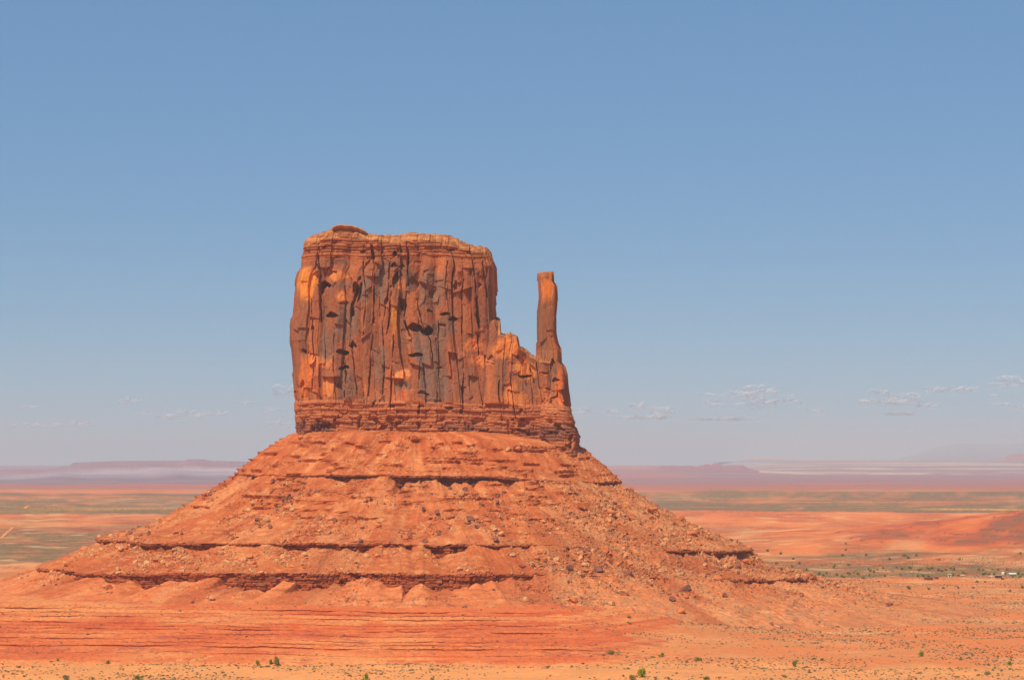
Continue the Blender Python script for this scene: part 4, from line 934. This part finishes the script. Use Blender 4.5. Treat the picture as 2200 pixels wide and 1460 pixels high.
house(2175, 1238, 7.0, 4, 2.7, 'grey', 'white', 'grey house with a pale roof between the trees at the right end', 'house', 'house', rh=1.1)
house(2012, 1243, 3.6, 3, 1.7, 'red', 'brown', 'small reddish hut just right of the long low shed', 'hut', 'hut', flat=True)
# water tank
x, y, z = hit(2155, 1237); e = empty('water_tank', (x, y, z), 'white round water tank on legs above the dark shed', 'water tank')
nn = 20; ring = lambda r, h: [(r * math.cos(i / nn * 6.283), r * math.sin(i / nn * 6.283), h) for i in range(nn)]
V = ring(1.5, 1.6) + ring(1.6, 1.9) + ring(1.6, 3.7) + ring(1.1, 4.2) + ring(.2, 4.4)
F = [[k * nn + i, k * nn + (i + 1) % nn, (k + 1) * nn + (i + 1) % nn, (k + 1) * nn + i] for k in range(4) for i in range(nn)] + [list(range(nn))[::-1], list(range(4 * nn, 5 * nn))]
mk('tank', np.array(V), F, mw['white'], e)
for sx_ in (-1, 1):
    for sy_ in (-1, 1): multi('leg', [box(sx_ - .1, sx_ + .1, sy_ - .1, sy_ + .1, -.3, 1.6)], mw['grey'], e)
def truck(px, py, mat, label, rz):
    x, y, z = hit(px, py); e = empty('pickup_truck', (x, y, z), label, 'pickup truck', None, rz)
    multi('body', [box(-2.6, 2.6, -.95, .95, .5, 1.05), box(-2.55, -.2, -.93, -.85, 1.05, 1.35), box(-2.55, -.2, .85, .93, 1.05, 1.35), box(-2.6, -2.5, -.9, .9, 1.05, 1.35)], mw[mat], e)
    v = [(-.3, -.88, 1.05), (1.5, -.88, 1.05), (1.5, .88, 1.05), (-.3, .88, 1.05), (-.1, -.75, 1.8), (.95, -.75, 1.8), (.95, .75, 1.8), (-.1, .75, 1.8)]
    mk('cab', np.array(v), box(0, 1, 0, 1, 0, 1)[1], mw[mat], e)
    for s_ in (-1, 1): multi('window', [box(0.0, .95, s_ * .86 - .03, s_ * .86 + .03, 1.15, 1.6)], mw['blackglass'], e)
    for a_ in (-1.7, 1.7):
        for s_ in (-.9, .9):
            V = [(a_ + .4 * math.cos(i / 14 * 6.283), s_ + d_, .4 + .4 * math.sin(i / 14 * 6.283)) for d_ in (-.13, .13) for i in range(14)]
            mk('wheel', np.array(V), [[i, (i + 1) % 14, 14 + (i + 1) % 14, 14 + i] for i in range(14)] + [list(range(14))[::-1], list(range(14, 28))], mw['rubber'], e)
truck(2069, 1237, 'white', 'white pickup truck parked beside the big tree in the settlement', .3)
truck(2098, 1238, 'grey', 'grey pickup truck parked between the trees and the dark shed', -.4)
truck(2130, 1239, 'white', 'white pickup truck parked left of the dark shed', .1)

# ------------------------------------------------------------------ clouds (thin scattering volumes beyond the haze)
def vol_mat(name, dens, col_):
    m = bpy.data.materials.new(name); m.use_nodes = True; n = m.node_tree; n.nodes.clear()
    v = n.nodes.new('ShaderNodeVolumePrincipled'); v.inputs['Color'].default_value = (*col_, 1); v.inputs['Density'].default_value = dens; v.inputs['Anisotropy'].default_value = 0.0
    o_ = n.nodes.new('ShaderNodeOutputMaterial'); n.links.new(v.outputs[0], o_.inputs['Volume']); return m
mc = bpy.data.materials.new('cloud'); mc.use_nodes = True; n = mc.node_tree; n.nodes.clear(); L_ = n.links.new
tc = n.nodes.new('ShaderNodeTexCoord'); nz = n.nodes.new('ShaderNodeTexNoise'); nz.inputs['Scale'].default_value = .0035; nz.inputs['Detail'].default_value = 4
L_(tc.outputs['Object'], nz.inputs[0]); sp_ = n.nodes.new('ShaderNodeSeparateXYZ'); L_(tc.outputs['Generated'], sp_.inputs[0])
m1_ = n.nodes.new('ShaderNodeMapRange'); L_(nz.outputs[0], m1_.inputs[0]); m1_.inputs['From Min'].default_value = .34; m1_.inputs['From Max'].default_value = .66; m1_.inputs['To Min'].default_value = 0.0; m1_.inputs['To Max'].default_value = .5
m2_ = n.nodes.new('ShaderNodeMapRange'); L_(sp_.outputs['Z'], m2_.inputs[0]); m2_.inputs['From Min'].default_value = .0; m2_.inputs['From Max'].default_value = .55; m2_.inputs['To Min'].default_value = .1; m2_.inputs['To Max'].default_value = 1
mu_ = n.nodes.new('ShaderNodeMath'); mu_.operation = 'MULTIPLY'; L_(m1_.outputs[0], mu_.inputs[0]); L_(m2_.outputs[0], mu_.inputs[1])
tr_ = n.nodes.new('ShaderNodeBsdfTransparent'); df_ = n.nodes.new('ShaderNodeBsdfDiffuse'); df_.inputs['Color'].default_value = (1, .92, .85, 1)
mx_ = n.nodes.new('ShaderNodeMixShader'); oo_ = n.nodes.new('ShaderNodeOutputMaterial')
L_(mu_.outputs[0], mx_.inputs[0]); L_(tr_.outputs[0], mx_.inputs[1]); tl_ = n.nodes.new('ShaderNodeBsdfTranslucent'); tl_.inputs['Color'].default_value = (1, .93, .86, 1); ms_ = n.nodes.new('ShaderNodeMixShader'); ms_.inputs[0].default_value = .5; L_(df_.outputs[0], ms_.inputs[1]); L_(tl_.outputs[0], ms_.inputs[2]); L_(ms_.outputs[0], mx_.inputs[2]); L_(mx_.outputs[0], oo_.inputs['Surface'])
CL = [(68, 876, 32, 8), (275, 861, 36, 11), (71, 915, 62, 12), (163, 913, 66, 12), (361, 896, 34, 12), (404, 891, 60, 18), (471, 890, 44, 11), (529, 866, 24, 7), (579, 881, 30, 10), (617, 842, 46, 30), (593, 909, 44, 9), (308, 890, 32, 6),
      (1251, 883, 46, 14), (1307, 884, 34, 12), (1369, 875, 46, 15), (1427, 884, 42, 22), (1393, 896, 92, 9), (1520, 847, 32, 9), (1530, 867, 38, 17), (1584, 848, 62, 14), (1638, 841, 62, 20), (1632, 866, 76, 26), (1700, 860, 32, 22), (1554, 900, 110, 6),
      (1752, 882, 34, 9), (1890, 846, 50, 18), (1944, 850, 54, 14), (1905, 864, 104, 14), (2007, 837, 42, 13), (2054, 838, 46, 13), (2084, 834, 28, 7), (2132, 850, 22, 7), (2186, 824, 90, 26), (2143, 869, 38, 8), (2195, 873, 32, 9), (1991, 871, 38, 8), (1935, 889, 60, 6)]
CLB = ['faint thin cloud at the far left, highest of those there', 'small bright oval cloud alone above the left mesa', 'wide faint cloud low at the far left', 'wide faint cloud low, second from the left edge', 'small cloud at the left end of the long left group', 'brightest cloud in the long group left of the butte', 'thin tail cloud at the right end of the long left group',
       'tiny cloud halfway between the long left group and the butte', 'small cloud just lower right of the tiny one', 'puffy cloud touching the left cliff edge of the butte', 'thin low cloud beside the foot of the cliff', 'barely visible streak left of the long left group',
       'small puffy cloud right beside the thumb base', 'second small cloud right of the thumb base', 'puffy cloud over the left half of a flat streak', 'taller puffy cloud over the right half of a flat streak', 'flat streak of cloud under two puffs right of the butte', 'faint small cloud upper left of the big right group', 'soft round cloud left of the largest right one',
       'stretched cloud upper left in the big right group', 'domed cloud on top of the big right group', 'largest cloud in the big right group', 'round puff at the right end of the big right group', 'very long thin streak under the big right group',
       'lone small cloud right of the big group', 'bumpy cloud at the left end of the far right row', 'thin cloud second in the far right row', 'broad pale sheet under the far right row', 'bright small cloud in the middle of the far right row', 'bright small cloud just right of the middle of the row', 'tiny thin cloud above the right part of the row', 'tiny faint cloud before the right edge cloud',
       'large bright cloud cut by the right edge', 'small faint cloud under the right edge cloud', 'small faint cloud at the right edge, lowest there', 'small faint cloud under the middle of the row', 'thin long wisp low under the far right sheet']
v0, f0 = ico(5)
for n_, ((px, py, w_, h_), lb) in enumerate(zip(CL, CLB)):
    Yc = 78000.0; k = Yc / FPX; v = v0.copy(); sd = 800 + n_ * 3
    u1 = np.arctan2(v[:, 1], v[:, 0]) * 2; asp = w_ / h_
    nse = fbm(v[:, 0] * asp * .9 + n_ * 5, v[:, 2] * 1.6 + v[:, 1] * 1.7, 4, sd, .42)
    r = 1 + .75 * nse
    v = v * r[:, None]; v[:, 2] = np.where(v[:, 2] < 0, v[:, 2] * .55, v[:, 2])
    v = v * [w_ * k / 2 * 1.1, (w_ * .3 + h_ * .5) * k / 2, h_ * k / 2 * 1.25]
    o = mk('cloud', v, f0, mc, None, None, True, (PX(px, Yc), Yc, PZ(py + h_ * .15, Yc)))
    tag(o, lb, 'cloud', 'small clouds along the horizon')

# ------------------------------------------------------------------ haze
HD = 3.3e-5
mh = vol_mat('haze air', HD, (.75, .79, .79))
v, f = box(-17500, 17500, -600, 58500, -30, 760)
hz_ = mk('haze', np.array(v), f, mh); tag(hz_, 'pale mauve air that fades the far mesas', kind='stuff')
